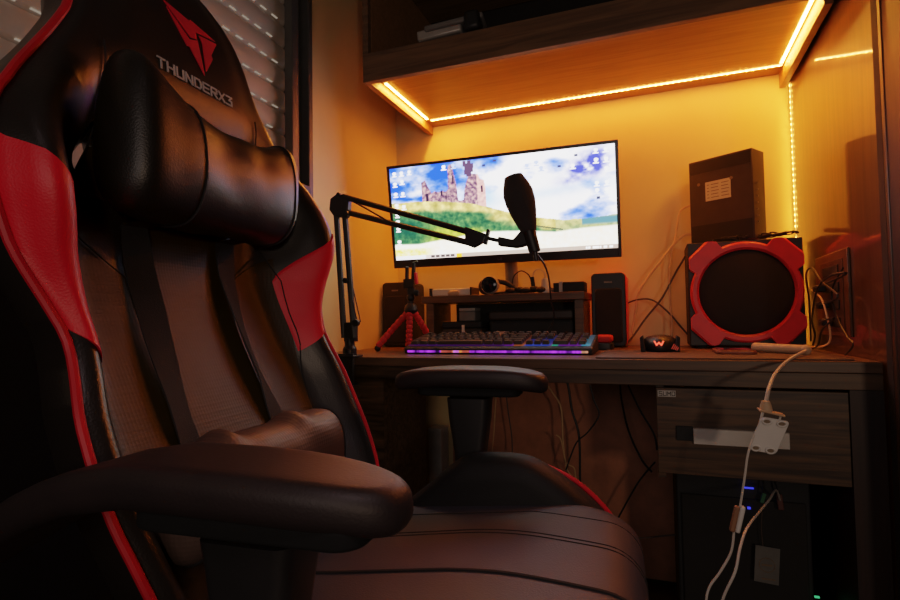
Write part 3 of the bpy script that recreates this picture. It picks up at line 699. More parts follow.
obj('swivel_socket', MB().lathe([(.001, .006), (.018, .006), (.018, .022), (.013, .03), (.013, .05), (.001, .05)], (Bz.x, YM+.004, DZ), n=18).box((Bz.x+.004, YM+.004, DZ+.065), (.030, .022, .05)), M['blk'], am, bevel=.002)
for dx, tx in ((-.014, -.012), (.016, .013)):
    rod('lower_rod', Vector((Bz.x+dx, YM, DZ+.05)), Vector((J.x+tx, YM, J.z-.01)), .0082)
for q in (.012, -.004):
    rod('tension_spring', Vector((Bz.x+.028, YM+q, DZ+.09)), Vector((J.x+.025, YM+q, J.z-.20)), .0016)
obj('spring_knob', MB().lathe([(.001, 0), (.009, 0), (.009, .01), (.001, .01)], (Bz.x+.028, YM-.006, DZ+.088), rx(PI/2), 12), M['blk'], am)
obj('spring_knob', MB().lathe([(.001, 0), (.007, 0), (.007, .01), (.001, .01)], (J.x+.020, YM-.003, J.z-.200), rx(PI/2), 12), M['blk'], am)
el = MB().prism([(-.028, -.012), (-.024, .018), (-.005, .028), (.022, .024), (.030, .006), (.028, -.018), (.010, -.034), (-.014, -.030)], .02, lambda a, b, h: (J.x+a, YM-.010+h, J.z+b))
obj('elbow_bracket', el, M['blk'], am, bevel=.003)
obj('elbow_knob', MB().lathe([(.001, 0), (.010, 0), (.010, .012), (.001, .012)], (J.x+.026, YM-.008, J.z-.030), rx(PI/2), 14).lathe([(.001, 0), (.006, 0), (.006, .006), (.001, .006)], (J.x+.004, YM-.010, J.z+.024), rx(PI/2), 10), M['blk'], am)
E1, E2 = at(472, 233, y=1.20), at(470, 243, y=1.20)
rod('upper_rod', Vector((J.x+.012, YM-.004, J.z+.020)), E1, .0074)
rod('upper_rod', Vector((J.x+.022, YM-.004, J.z-.022)), E2, .0074)
rod('tension_spring', Vector((J.x+.02, YM+.004, J.z+.018)), (Vector((J.x+.022, YM, J.z-.022))*.62+E2*.38)+Vector((0, .004, .002)), .0018)
rod('tension_spring', Vector((J.x+.02, YM-.010, J.z+.018)), (Vector((J.x+.022, YM, J.z-.022))*.62+E2*.38)+Vector((0, -.008, .002)), .0018)
pts = [at(x, y, y=1.20) for x, y in ((466, 227), (486, 234), (483, 243), (474, 248), (466, 245))]
obj('end_bracket', MB().prism([(q.x, q.z) for q in pts], .018, lambda a, b, h: (a, 1.190+h, b)), M['blk'], am, bevel=.002)
k = at(487, 237, y=1.20)
obj('wing_nut', MB().box(k, (.007, .014, .036), ry(.25)), M['blk'], am, bevel=.002)
rod('end_rod', at(487, 238, y=1.20), at(504, 242, y=1.20), .0045)
yoke = [at(x, y, y=1.20) for x, y in ((499, 237), (514, 240), (521, 232), (524, 218), (532, 216), (536, 232), (533, 243), (522, 247), (516, 248), (499, 246))]
obj('microphone_clip', MB().prism([(q.x, q.z) for q in yoke], .024, lambda a, b, h: (a, 1.188+h, b)), M['blk'], am, bevel=.003)
# microphone
mT, mB = at(513, 176, y=1.195), at(535, 252, y=1.195)
ax = (mT-mB); Lm = ax.length; ax.normalize(); q = Vector((0, 0, 1)).rotation_difference(ax).to_matrix()
mic = thing('microphone', 'black studio microphone with a foam windscreen', 'microphone', mB)
obj('body', MB().lathe([(.001, 0), (.0125, 0), (.0135, .006), (.0150, .06), (.016, .07), (.001, .07)], mB, q, 20), M['blk'], mic)
obj('windscreen', MB().lathe([(.001, .048), (.017, .048), (.022, .065), (.029, .092), (.0335, .118), (.034, .14), (.030, .156), (.021, Lm-.002), (.015, Lm), (.001, Lm)], mB, q, 28), M['foam'], mic, angle=60)
mt2 = mB+Vector((-.0, 0, -.02))
obj('connector', MB().tube([mB+Vector((.0, 0, .002)), mB+Vector((.003, 0, -.02))], .006, 10, smooth=False), M['metal'], mic)

# ------------------------------------------------------------------ cables helper
def cable(label, pts, r=.002, m='blackc', cat='cable', name='cable', group=None, n=6):
    P = [Vector(p) for p in pts]
    return tag(obj(name, MB().tube(P, r, n), M[m], None), label, cat, group)
cable('black microphone cable dropping from the microphone behind the keyboard', [at(537, 254, y=1.20), at(545, 266, y=1.25), at(549, 280, y=1.4), at(551, 300, y=1.52), at(553, 322, y=1.57), Vector((-.34, 1.58, DZ+.004)), Vector((-.32, 1.60, DZ+.003))], .0024)

# ------------------------------------------------------------------ subwoofer
SX, SW, SY0, SH = .228, .286, 1.70, .300
sw = thing('subwoofer', 'black subwoofer box with a big red ring front', 'subwoofer', (SX, SY0, DZ))
obj('cabinet', MB().bb((SX-SW/2, SY0+.004, DZ+.006), (SX+SW/2, BY-.03, DZ+SH)), M['blkm'], sw, bevel=.003)
obj('front_baffle', MB().bb((SX-SW/2+.001, SY0-.004, DZ+.007), (SX+SW/2-.001, SY0+.0035, DZ+SH-.001)), M['blk'], sw, bevel=.002)
CZs = DZ+.155
for sx in (-1, 1):
    for y in (SY0+.03, BY-.06): obj('foot', MB().lathe([(.001, 0), (.014, 0), (.014, .0058), (.001, .0058)], (SX+sx*.11, y, DZ), n=14), M['blkm'], sw)
def rout(a):
    d = min(abs((a-PI/4-k*PI/2+PI) % (2*PI)-PI) for k in range(4)); d = math.degrees(d)
    base = .138
    if d < 18: return .170/math.cos(math.radians(d))
    if d < 20.5: return .1788+(base-.1788)*(d-18)/2.5
    return base
N = 360; prof = []
rm = MB()
ringsf = []
for (kind, y) in (('o', 0), ('o', -.018), ('o2', -.024), ('i2', -.024), ('i', -.018), ('i', 0)):
    ring = []
    for i in range(N):
        a = 2*PI*i/N; ro = rout(a)
        r = {'o': ro, 'o2': ro-.005, 'i2': .1225, 'i': .1165}[kind]
        x, z = r*math.cos(a), r*math.sin(a); m_ = .139
        x = max(-m_, min(m_, x)); z = max(-.146, min(.143, z))
        ring.append(Vector((SX+x, SY0-.005+y, CZs+z)))
    ringsf.append(ring)
ringsf.append(ringsf[0])
obj('red_ring', rm.loft(ringsf, cap=False), M['red'], sw, angle=30)
obj('grille', MB().lathe([(.001, .002), (.112, .002), (.1160, .006), (.1160, .016), (.112, .020), (.095, .024), (.06, .027), (.03, .028), (.001, .028)], (SX, SY0-.003, CZs), rx(PI/2), 64), M['grille'], sw, angle=50)
gr = MB()
for R0 in (.040, .062, .105):
    gr.tube([Vector((SX+R0*math.cos(2*PI*i/48), SY0-.029+(.002 if R0 > .03 else 0)+(.0045 if R0 > .09 else 0), CZs+R0*math.sin(2*PI*i/48))) for i in range(49)], .0012, 5, smooth=False)
obj('grille_ridges', gr, M['blk'], sw)
ST = DZ+SH
# router
rA = Vector((.105, 1.765)); rB = Vector((.251, 1.640)); rC = Vector((.289, 1.683))
rA = Vector((.102, 1.79)); rB = Vector((.257, 1.690)); rC = Vector((.287, 1.738)); RTZ = 1.305
rt = thing('router', 'dark router standing upright on top of the subwoofer', 'router', (.19, 1.76, ST))
dAB = (rB-rA).normalized(); dn = Vector((-dAB.y, dAB.x)); dep = .072
quad = [rA, rB, rB+dn*dep, rA+dn*dep]
obj('case', MB().loft([[Vector((p.x, p.y, z)) for p in quad] for z in (ST+.001, RTZ)]), M['router'], rt, bevel=.002)
def rf(a, b, h): q = rA+dAB*a; return Vector((q.x, q.y, b))+Vector((-dn.x, -dn.y, 0))*(.0006*h+.0003)
WR = (rB-rA).length
def plate(a0, b0, a1, b1, h0=0, h1=1):
    P = [(a0, b0), (a1, b0), (a1, b1), (a0, b1)]
    return MB().add([rf(a, b, h0) for a, b in P]+[rf(a, b, h1) for a, b in P], [(0, 1, 2, 3), (4, 5, 6, 7), (0, 1, 5, 4), (1, 2, 6, 5), (2, 3, 7, 6), (3, 0, 4, 7)])
lbl = obj('label', plate(.050, RTZ-.126, .124, RTZ-.070, 0, 1), M['paper'], rt, smooth=False)
tx = MB()
for i in range(5):
    for (a0, a1) in ((.055, .062), (.067, .090), (.097, .119)):
        P = plate(a0, RTZ-.118+i*.0095, a1-.002*(i % 2), RTZ-.1160+i*.0095, 1, 1.6).bm
        me_ = bpy.data.meshes.new('t'); P.to_mesh(me_); P.free(); tx.bm.from_mesh(me_); bpy.data.meshes.remove(me_)
obj('printed_lines', tx, M['ink'], lbl, smooth=False)
for a in (.030, .126):
    obj('screw_slot', MB().lathe([(.001, 0), (.0045, 0), (.0045, .0012), (.001, .0012)], rf(a, RTZ-.072, 0), Matrix((Vector((dAB.x, dAB.y, 0)), Vector((0, 0, 1)), Vector((-dn.x, -dn.y, 0)))).transposed(), 12), M['ink'], rt)
obj('recessed_band', plate(.004, RTZ-.040, WR-.004, RTZ-.006, 0, .8), M['blk'], rt, smooth=False)
obj('lower_band', plate(.004, ST+.004, WR-.004, ST+.060, 0, .8), M['blk'], rt, smooth=False)
pd = MB()
for i in range(7):
    q = rB+dn*.020; pd.box((q.x+.0005, q.y, ST+.05+i*.018), (.003, .007, .004), rz(math.atan2(dn.y, dn.x)))
obj('port_dots', pd, M['grey'], rt, smooth=False)
# cable tangle on the subwoofer
for i in range(5):
    P = []
    x0 = SX-.075+.03*i; ph = i*1.3
    for j in range(22):
        a = j*.62+ph; P.append(Vector((min(.36, max(.12, x0+.045*math.sin(a*.8)+.014*j*.35)), 1.655+.060+.009*math.cos(a*1.7)-.008*(i % 2), ST+.0025+.0042*i*.5+.0035*(1+math.sin(a*2.1)))))
    cable(['thin black lead tangled on the left of the subwoofer top', 'black lead snaking on top of the subwoofer before the router', 'looped black lead on the middle of the subwoofer top', 'black lead looping over the right half of the subwoofer top', 'black lead hanging to the right edge of the subwoofer top'][i], P, .0022, 'blackc', group='leads tangled on the subwoofer')
# wall plate with sockets
wp = thing('wall_socket', 'brown wall socket plate with black plugs on the glossy right wall', 'wall socket', (BX, 1.55, .80))
obj('plate', MB().bb((BX-.006, 1.40, .790), (BX, 1.655, .985)), mat('brown_plate', (.14, .06, .02), .4), wp, bevel=.002)
obj('socket_row', MB().bb((BX-.008, 1.43, .80), (BX-.0062, 1.60, .965)), mat('dark_brown_plate', (.07, .030, .012), .5), wp, bevel=.002)
for i in range(4): 
    so = obj('socket', MB().box((BX-.0090, 1.515, .822+.040*i), (.003, .12, .022)), M['blkm'], wp, bevel=.001)
    if i != 3: obj('plug', MB().box((BX-.026, 1.50+.02*i, .822+.040*i), (.022, .032, .016)), M['blk'], so, bevel=.003)
PX = BX-.038
cable('black lead from the top wall plug curving down behind the subwoofer', [(PX, 1.54, .902), at(846, 274, x=PX), at(830, 276, x=.34), at(817, 290, x=.345), at(812, 320, y=1.60), at(815, 335, y=1.62), (.375, 1.66, DZ+.012)], .0022, group='leads by the wall socket')
cable('black lead from the middle wall plug looping beside the subwoofer', [(PX, 1.52, .862), at(838, 297, x=PX), at(822, 282, x=.350), at(812, 268, x=.352), at(806, 275, x=.353), at(809, 300, y=1.66), (.378, 1.69, DZ+.02)], .0022, group='leads by the wall socket')
cable('black lead from the lowest wall plug dropping to the desk', [(PX, 1.50, .822), at(834, 318, x=.35), at(822, 330, x=.35), at(818, 345, x=.35), (.35, 1.58, DZ+.004)], .0022, group='leads by the wall socket')
cable('pale lead curving down to the desk corner by the wall socket', [at(812, 290, y=1.66), at(822, 300, x=.355), at(829, 325, x=.355), at(830, 340, x=.356), at(824, 346, x=.35), at(812, 347, y=1.62), (.33, 1.60, DZ+.006)], .0022, 'creamc')
cable('black lead crossing the glossy wall below the socket', [at(843, 268, x=PX), at(832, 290, x=.36), at(836, 315, x=.362), at(846, 335, x=.364), at(853, 345, x=.366), (.37, 1.38, DZ+.004)], .0020, group='leads by the wall socket')

# cables left of the subwoofer
yb = 1.80
cable('thin pale lead from the router to the desk behind the mouse', [at(691, 205, y=1.80), at(680, 212, y=yb), at(676, 235, y=yb), at(670, 262, y=yb), at(670, 300, y=yb), at(672, 325, y=yb), at(671, 341, y=1.80)], .0030, 'creamc')
cable('pale lead hanging from the router down to the right speaker', [at(692, 234, y=1.80), at(680, 238, y=yb), at(660, 262, y=yb), at(640, 290, y=yb), at(636, 310, y=yb), at(632, 334, y=yb), at(630, 342, y=1.78)], .0036, 'creamc')
cable('dark lead slanting from the subwoofer to the desk by the speaker', [at(688, 252, y=1.80), at(676, 272, y=yb), at(662, 298, y=yb), at(646, 318, y=yb), at(634, 335, y=1.78), at(628, 342, y=1.76)], .0032, 'greyc')
cable('dark lead arching from the right speaker to the foot of the subwoofer', [at(622, 306, y=1.85), at(636, 300, y=yb), at(652, 300, y=yb), at(668, 312, y=yb), at(682, 328, y=yb), at(690, 337, y=1.80)], .0028, 'greyc')
cable('mouse lead rising behind the mouse', [(.010, 1.567, mz+.006), (.014, 1.62, DZ+.012), (.03, 1.70, DZ+.02), (.045, 1.79, DZ+.006)], .0018, 'blackc')

# ------------------------------------------------------------------ white cables + clip
cp = thing('plastic_clip', 'white plastic clip with four holes hanging on the cable before the drawer', 'clip', at(768, 425, y=1.0))
YP = 1.0
C4 = [at(x, y, y=YP) for x, y in ((762, 419), (789, 424), (773, 451), (750, 447))]
ce = sum(C4, Vector())/4
ux = (C4[1]-C4[0]+C4[2]-C4[3]).normalized(); uz = (C4[0]-C4[3]+C4[1]-C4[2]); uz = (uz-ux*uz.dot(ux)).normalized()
def cpt(a, b, h): return ce+ux*a+uz*b+Vector((0, -1, 0))*h
sh_ = ((C4[0]+C4[1])-(C4[2]+C4[3])).dot(ux)/2/.06
def cps(a, b, h): return cpt(a+b*sh_, b, h)
hw = (C4[1]-C4[0]).length/2
obj('plate', MB().prism(rrect(2*hw+.002, .056, .006), .003, cps), M['white'], cp, bevel=.0008)
for (a, b) in ((-hw*.55, .022), (hw*.55, .022), (-hw*.55, -.023), (hw*.55, -.023)):
    hr = MB(); cc = cps(a, b, .0045)
    hr.tube([cc+Vector((.0062*math.cos(2*PI*i/20), 0, .0042*math.sin(2*PI*i/20))) for i in range(21)], .0015, 6, smooth=False)
    hh = obj('hole_rim', hr, M['white'], cp)
    obj('hole', MB().lathe([(.001, 0), (.0042, 0), (.0042, .0012), (.001, .0012)], cc+Vector((0, .0012, 0)), rx(PI/2), 12), M['ink'], hh)
sA, sB = at(759, 410, y=YP), at(785, 416, y=YP)
obj('top_shelf', MB().box((sA+sB)/2+Vector((0, .008, 0)), ((sB-sA).length, .026, .003), ry(math.atan2(sA.z-sB.z, sB.x-sA.x))), mat('orange_lit_plastic', (.66, .42, .24), .4), cp, bevel=.001)
obj('upright', MB().tube([at(781, 415, y=YP+.006), at(778, 425, y=YP+.006)], .0016, 6).tube([at(763, 411, y=YP+.006), at(760, 424, y=YP+.006)], .0022, 6), M['white'], cp)
obj('cable_boss', MB().lathe([(.001, 0), (.010, 0), (.008, .010), (.006, .016), (.001, .017)], at(766, 411, y=YP+.006), n=16), M['cork'], cp)
cable('white cable curving from the desk top over the edge and down to the clip', [at(806, 351, y=1.37), at(799, 354, y=1.30), at(786, 362, y=1.2), at(775, 374, y=1.1), at(769, 388, y=1.03), at(766, 402, y=YP+.006)], .0030, 'whitec')
sw1 = thing('inline_switch', 'white and brown inline switch on the white cable below the drawer', 'switch', at(737, 520, y=.98))
pa, pb_ = at(741, 506, y=.98), at(735, 532, y=.98)
aa = (pb_-pa).normalized(); Rs = Matrix((aa.cross(Vector((0, 1, 0))), Vector((0, 1, 0)), aa)).transposed()
obj('white_half', MB().box((pa+pb_)/2+Vector((.0028, 0, 0)), (.0075, .012, (pb_-pa).length), Rs), M['white'], sw1, bevel=.0025)
obj('brown_half', MB().box((pa+pb_)/2+Vector((-.0050, 0, 0)), (.0075, .011, (pb_-pa).length*.96), Rs), mat('tan_plastic', (.28, .14, .07), .5), sw1, bevel=.002)
cable('white cable from the clip down to the inline switch', [at(761, 421, y=YP+.004), at(754, 436, y=YP-.002), at(748, 454, y=.985), at(745, 475, y=.98), at(742, 495, y=.98), at(740, 507, y=.98)], .0019, 'whitec')
cable('white cable running from the inline switch to the floor', [at(734, 531, y=.98), at(731, 552, y=.98), at(720, 572, y=.98), at(709, 588, y=.98), at(706, 606, y=.98), at(708, 640, y=1.0), at(715, 700, y=1.02), (.10, 1.05, .004)], .0019, 'whitec')
cable('second white cable looping up under the drawer beside the first', [at(780, 500, y=1.37), at(776, 490, y=1.30), at(769, 500, y=1.2), at(760, 511, y=1.12), at(747, 528, y=1.04), at(740, 548, y=1.0), at(735, 572, y=.98), at(722, 602, y=.98), at(714, 650, y=1.0), (.13, 1.08, .004)], .0021, 'whitec')

# cables hanging below the desk
def low(label, pts, r=.002, m='blackc', y=1.70):
    return cable(label, [at(a, b, y=y) for a, b in pts], r, m, group=None)
low('pale brown cable hanging under the desk right of the armrest', [(545, 382), (552, 392), (561, 408), (563, 440), (566, 466), (573, 478), (582, 486)], .0026, 'creamc')
low('cream looped cable end low under the desk', [(556, 435), (561, 440), (566, 462), (574, 468), (577, 480), (590, 492), (612, 520)], .0022, 'creamc', 1.69)
low('black cable hanging under the desk from the microphone side', [(561, 362), (568, 385), (572, 410), (579, 436), (580, 480), (580, 520)], .0034, 'blackc', 1.68)
low('thin black cable zigzagging under the middle of the desk', [(590, 385), (594, 400), (599, 415), (588, 432), (577, 442), (570, 458), (566, 470)], .0022, 'blackc', 1.66)
low('black cable hanging left of the drawer', [(620, 385), (622, 402), (629, 432), (642, 460), (652, 472)], .0032, 'blackc', 1.69)
low('black cable slanting towards the drawer side', [(628, 385), (640, 410), (654, 434), (657, 450)], .0028, 'blackc', 1.66)
low('black cable curving low beside the drawer', [(655, 462), (640, 480), (628, 500), (614, 526)], .0028, 'blackc', 1.68)
low('thin pale cable behind the far armrest post', [(496, 384), (496, 395), (494, 430), (492, 458), (494, 480)], .0022, 'creamc', 1.72)
low('thin dark cable hanging behind the armrest', [(505, 384), (508, 410), (512, 440), (512, 470)], .0020, 'greyc', 1.73)
low('grey cable sagging across the floor behind the chair', [(618, 535), (640, 538), (662, 536), (684, 534)], .0024, 'greyc', 1.60)

# ------------------------------------------------------------------ gaming chair
CA = math.radians(4)
ch = thing('gaming_chair', 'black gaming chair with red wings and piping in the left foreground', 'chair', (-.5, .636, 0), CA)
WT = [(.48, .215), (.52, .23), (.59, .25), (.65, .262), (.70, .264), (.75, .262), (.80, .250), (.83, .247), (.87, .262), (.92, .284), (.98, .299), (1.03, .301), (1.07, .292), (1.115, .262), (1.15, .234), (1.18, .212), (1.23, .180), (1.27, .171), (1.30, .168), (1.34, .157), (1.37, .135), (1.39, .106), (1.405, .066), (1.412, .02)]
XT = [(.48, .055), (.59, .027), (.65, .0), (.70, -.024), (.75, -.045), (.83, -.082), (.92, -.112), (1.0, -.120), (1.06, -.122), (1.12, -.135), (1.18, -.150), (1.25, -.165), (1.32, -.185), (1.38, -.205), (1.412, -.22)]
DT = [(.48, .03), (.59, .05), (.75, .060), (.92, .066), (1.03, .058), (1.10, .035), (1.16, .010), (1.2, -.004), (1.3, -.010), (1.36, -.006), (1.412, .0)]
def sm(T, z, h=.012): return (pl(z-h, T)+pl(z, T)*2+pl(z+h, T))/4
def wz(z): return sm(WT, z) if z < 1.36 else pl(z, WT)
def bx_(Y, z):
    w_ = wz(z); t = min(1, abs(Y)/w_); xe = sm(XT, z, .03); dp = sm(DT, z, .02)
    q0 = sst(0, 1, (.95-z)/.13) if z < .95 else 0
    k = sst(.54+.17*q0, .88+.08*q0, t)
    wb_ = math.exp(-((z-.99)/.085)**2)
    bul = (.014+.040*wb_)*math.exp(-((t-.90)/.15)**2)*(1 if z < 1.1 else max(0, 1-(z-1.1)/.06))
    edge = -(.007+.022*wb_)*sst(.93, 1.0, t)
    return xe-dp*(1-k)+bul+edge
body = MB(); rings = []
zs = [.48+(1.36-.48)*i/70 for i in range(71)]+[1.37, 1.38, 1.39, 1.397, 1.405, 1.409, 1.412]
NT = 40
for z in zs:
    w_ = wz(z); r = []
    for i in range(NT+1):
        t = -1+2*i/NT; t = math.copysign(1-(1-abs(t))**1.35, t); r.append(Vector((bx_(t*w_, z), t*w_, z)))
    xe = sm(XT, z, .03); thk = .095*(1 if z < 1.3 else max(.3, 1-(z-1.3)/.13))
    for i in range(13):
        t = 1-2*i/12; r.append(Vector((xe-.020-thk*(.35+.65*(1-t**4))-.045*(1-t*t), t*w_*.995, z)))
    rings.append(r)
bk = obj('backrest', body.loft(rings), M['leather'], ch, local=True, angle=60)
# the two belt openings beside the neck
for sy in (-1, 1):
    cut = MB(); 
    prof = [( .036*math.cos(2*PI*i/24)*(.6+.4*math.sin(2*PI*i/24)*-1)*.75, .040*math.sin(2*PI*i/24)) for i in range(24)]
    cut.loft([[Vector((X, sy*(.176+a-b*.25-.62*(-.13-X)), 1.070+b)) for a, b in prof] for X in (-.45, .1)])
    bm = cut.bm; bmesh.ops.recalc_face_normals(bm, faces=bm.faces); mc = bpy.data.meshes.new('cut'); bm.to_mesh(mc); bm.free()
    oc = bpy.data.objects.new('cut', mc); COL.objects.link(oc); oc.matrix_basis = ch.matrix_basis.copy()
    md = bk.modifiers.new('hole', 'BOOLEAN'); md.operation = 'DIFFERENCE'; md.solver = 'EXACT'; md.object = oc
    bpy.context.view_layer.update()
    dg = bpy.context.evaluated_depsgraph_get(); me2 = bpy.data.meshes.new_from_object(bk.evaluated_get(dg)); bk.modifiers.clear(); bk.data = me2
    bpy.data.objects.remove(oc)
def patch(fn, nu, nv, off=.0025, m=None, name='', parent=ch, angle=60):
    """sheet hugging the front; fn(u,v)->(Y,z) ; closed thin slab"""
    fr_, bk_ = [], []
    for j in range(nv+1):
        for i in range(nu+1):
            Y, z = fn(i/nu, j/nv); X = bx_(Y, z)
            fr_.append(Vector((X+off, Y, z))); bk_.append(Vector((X-.004, Y*.995, z)))
    n = (nu+1)*(nv+1); mb = MB(); fs = []
    for j in range(nv):
        for i in range(nu): a = j*(nu+1)+i; fs.append((a, a+1, a+nu+2, a+nu+1)); fs.append((n+a, n+a+nu+1, n+a+nu+2, n+a+1))
    for i in range(nu): fs.append((i, i+1, n+i+1, n+i)); a = nv*(nu+1)+i; fs.append((a, a+1, n+a+1, n+a))
    for j in range(nv): a = j*(nu+1); b = a+nu+1; fs.append((a, b, n+b, n+a)); a += nu; b += nu; fs.append((a, b, n+b, n+a))
    mb.add(fr_+bk_, fs)
    return obj(name, mb, m, parent, local=True, angle=angle)
for sy in (-1, 1):
    def wing(u, v, s=sy):
        zl = .790+.050*u; zh = .918+.114*u**.85; z = zl+(zh-zl)*v; wi = .202-.008*v; return s*(wi+(wz(z)+.0015-wi)*u), z
    patch(wing, 16, 26, .0035, M['redl'], 'red_wing')
    P = [Vector((bx_(sy*wz(z), z)+.001, sy*(wz(z)+.0045), z)) for z in [.50+((1.35 if sy < 0 else 1.10)-.50)*i/60 for i in range(61)]]+([Vector((bx_(wz(z), z), sy*(wz(z)+.002), z)) for z in (1.36, 1.38, 1.395, 1.405)] if sy < 0 else [])
    obj('piping', MB().tube(P, .0048, 8, smooth=False), M['piping'], ch, local=True)
    # seams
    def line(pts, nm='seam', off=.003, r=.0013, mm='seam'):
        Q = []
        for (a, b), (c, d) in zip(pts, pts[1:]):
            for k in range(8): Y = a+(c-a)*k/8; z = b+(d-b)*k/8; Q.append(Vector((bx_(sy*Y, z)+off, sy*Y, z)))
        Q.append(Vector((bx_(sy*pts[-1][0], pts[-1][1])+off, sy*pts[-1][0], pts[-1][1])))
        obj(nm, MB().tube(Q, r, 5, smooth=False), M[mm], ch, local=True)
    line([(.19, .60), (.203, .80)]); line([(.203, .92), (.165, 1.03), (.15, 1.10), (.15, 1.2)]); line([(.203, .80), (.203, .92)], off=.004)
    line([(.188, .97), (.10, .905), (.095, .80), (.10, .66), (.13, .60)])
# centre panel in perforated leather
patch(lambda u, v: ((-1+2*u)*(.093+.002*math.cos(v*6)), .62+.36*v), 24, 30, .0028, M['leather_p'], 'centre_panel')
patch(lambda u, v: ((-1+2*u)*(.175-.02*v), 1.005+.06*v), 24, 8, .0020, M['leather_p'], 'upper_panel')
for sy in (-1, 1):
    patch(lambda u, v, s=sy: (s*(.100+(.098)*u), .60+(.305+.055*u)*v), 10, 20, .0030, M['leather_p'], 'side_panel')
# head logo : red arrow emblem and lettering
def hm(a, b, h): return Vector((bx_(a+(.008 if b > 1.22 else 0), b)+.0012+.0016*h, a+(.008 if b > 1.226 else -.002), b))
E0 = (.020, 1.300)
lg = MB()
polys = [[(-.039, 1.330), (-.006, 1.312), (.000, 1.307), (.050, 1.306), (.012, 1.290), (.007, 1.303), (.011, 1.287), (.004, 1.277), (.000, 1.300), (-.022, 1.318)],
         [(-.036, 1.322), (-.005, 1.281), (.014, 1.293), (.015, 1.246), (.004, 1.270), (-.006, 1.276), (-.011, 1.280)],
         [(.055, 1.303), (.015, 1.291), (.022, 1.283), (.018, 1.250), (.036, 1.272), (.034, 1.277), (.040, 1.285)]]
polys = [[(-.040, 1.326), (.010, 1.318), (.014, 1.322), (.066, 1.312), (.018, 1.303), (.017, 1.290), (.003, 1.286)],
         [(-.036, 1.316), (-.001, 1.281), (.018, 1.289), (.021, 1.232), (-.004, 1.268), (-.009, 1.266)],
         [(.067, 1.308), (.025, 1.301), (.029, 1.290), (.026, 1.241), (.047, 1.271), (.045, 1.277)]]
ES = 1.0
for P in polys:
    a = [hm(x, y, 0) for x, y in P]; b = [hm(x, y, 1) for x, y in P]; n = len(P)
    bm = lg.bm; va = [bm.verts.new(p) for p in a]; vb = [bm.verts.new(p) for p in b]
    bm.faces.new(va); bm.faces.new(vb[::-1])
    for i in range(n): bm.faces.new((va[i], va[(i+1) % n], vb[(i+1) % n], vb[i]))
obj('emblem', lg, M['logo'], ch, local=True, smooth=False)
obj('lettering', strokes(MB(), 'THUNDERX3', -.064, 1.205, .0125, .0135, .0052, .0026, hm), M['letter'], ch, local=True, smooth=False)

# neck pillow
def pillow(c, hl, hz, hx, seed, pinch=8, flare=.0, bumps=(), up=0):
    rings = []; n = 36; m_ = 40
    for i in range(m_+1):
        u = -1+2*i/m_; u = math.copysign(1-(1-abs(u))**1.6, u); s_ = max(.02, (1-abs(u)**pinch))**.5; z_ = hz*(1+flare*abs(u)**1.5)*(.35+.65*s_) if abs(u) > .0 else hz; x_ = hx*s_
        r = []
        for k in range(n):
            a = 2*PI*k/n; ca, sa = math.cos(a), math.sin(a)
            X = c[0]+x_*math.copysign(abs(ca)**.8, ca); Z = c[2]+z_*math.copysign(abs(sa)**.8, sa)*(1+(.0))
            w_ = noise.noise(Vector((X*14, u*3+seed, Z*14)))*.004
            Z += up*(1.45 if u < 0 else 1.1)*abs(u)**(2.6 if u < 0 else 3.5)*max(0, sa)*s_
            for (bu, bh) in bumps:
                if sa > 0: Z += bh*math.exp(-((u-bu)/.09)**2)*sa**3
            r.append(Vector((X+w_, c[1]+u*hl, Z+w_)))
        rings.append(r)
    return MB().loft(rings), rings
mb, rr = pillow((-.115, .000, 1.052), .181, .078, .052, 1, pinch=14, flare=0, up=.052)
for v in mb.bm.verts:
    t = (v.co.y+.01)/.18
    v.co.x += .012*max(0, -t)
    v.co.y += .16*(v.co.z-1.072)*max(0, t)**2
np_ = obj('neck_pillow', mb, M['leather_b'], ch, local=True, angle=80)
np_['label'] = 'black neck pillow'
for u in (13, 34):
    sgn = 1 if u > 20 else -1
    R0 = [v+Vector((0, 0, 0)) for v in rr[u+ (1 if sgn < 0 else -1)]]; cc = sum(R0, Vector())/len(R0)
    P = [cc+(v-cc)*1.012+Vector((.012*max(0, -(cc.y+.01)/.18), .16*(v.z-1.072)*max(0, (cc.y+.01)/.18)**2, 0)) for v in R0]; P.append(P[0])
    obj('seam', MB().tube(P, .0016, 5, smooth=False), M['seam'], np_, local=True)
# lumbar pillow
mb, rr = pillow((.004, -.042, .644), .170, .060, .046, 4, pinch=14, flare=.04, bumps=((-.50, .012), (.35, .010)))
lp = obj('lumbar_pillow', mb, M['leather_l'], ch, local=True, angle=80)
lp['label'] = 'brown lumbar pillow'
for u in (6, 34):
    R0 = rr[u]; cc = sum(R0, Vector())/len(R0); P = [cc+(v-cc)*1.012 for v in R0]; P.append(P[0]); obj('seam', MB().tube(P, .0014, 5, smooth=False), M['seam'], lp, local=True)
# straps
def strap(y0, y1, tw):
    mb = MB(); rings = []
    for i in range(41):
        t = i/40; z = 1.02+(.66-1.02)*t; Y = y0+(y1-y0)*t+.006*math.sin(t*5+tw)
        X = max(bx_(Y-.02, z), bx_(Y+.02, z), bx_(Y, z))+.006+.012*math.sin(PI*t)
        if t < .12: X = max(X, -.10)
        a = .55*math.sin(PI*t*1.3+tw)*sst(0, .3, t)*sst(1, .7, t); hw_ = .0185
        d = Vector((math.sin(a), math.cos(a), 0)); n_ = Vector((math.cos(a), -math.sin(a), 0))*.0012; c = Vector((X, Y, z))
        rings.append([c-d*hw_-n_, c+d*hw_-n_, c+d*hw_+n_, c-d*hw_+n_])
    return mb.loft(rings)
obj('strap', strap(-.092, -.090, .4), M['strap'], ch, local=True); obj('strap', strap(.090, .088, 2.0), M['strap'], ch, local=True)

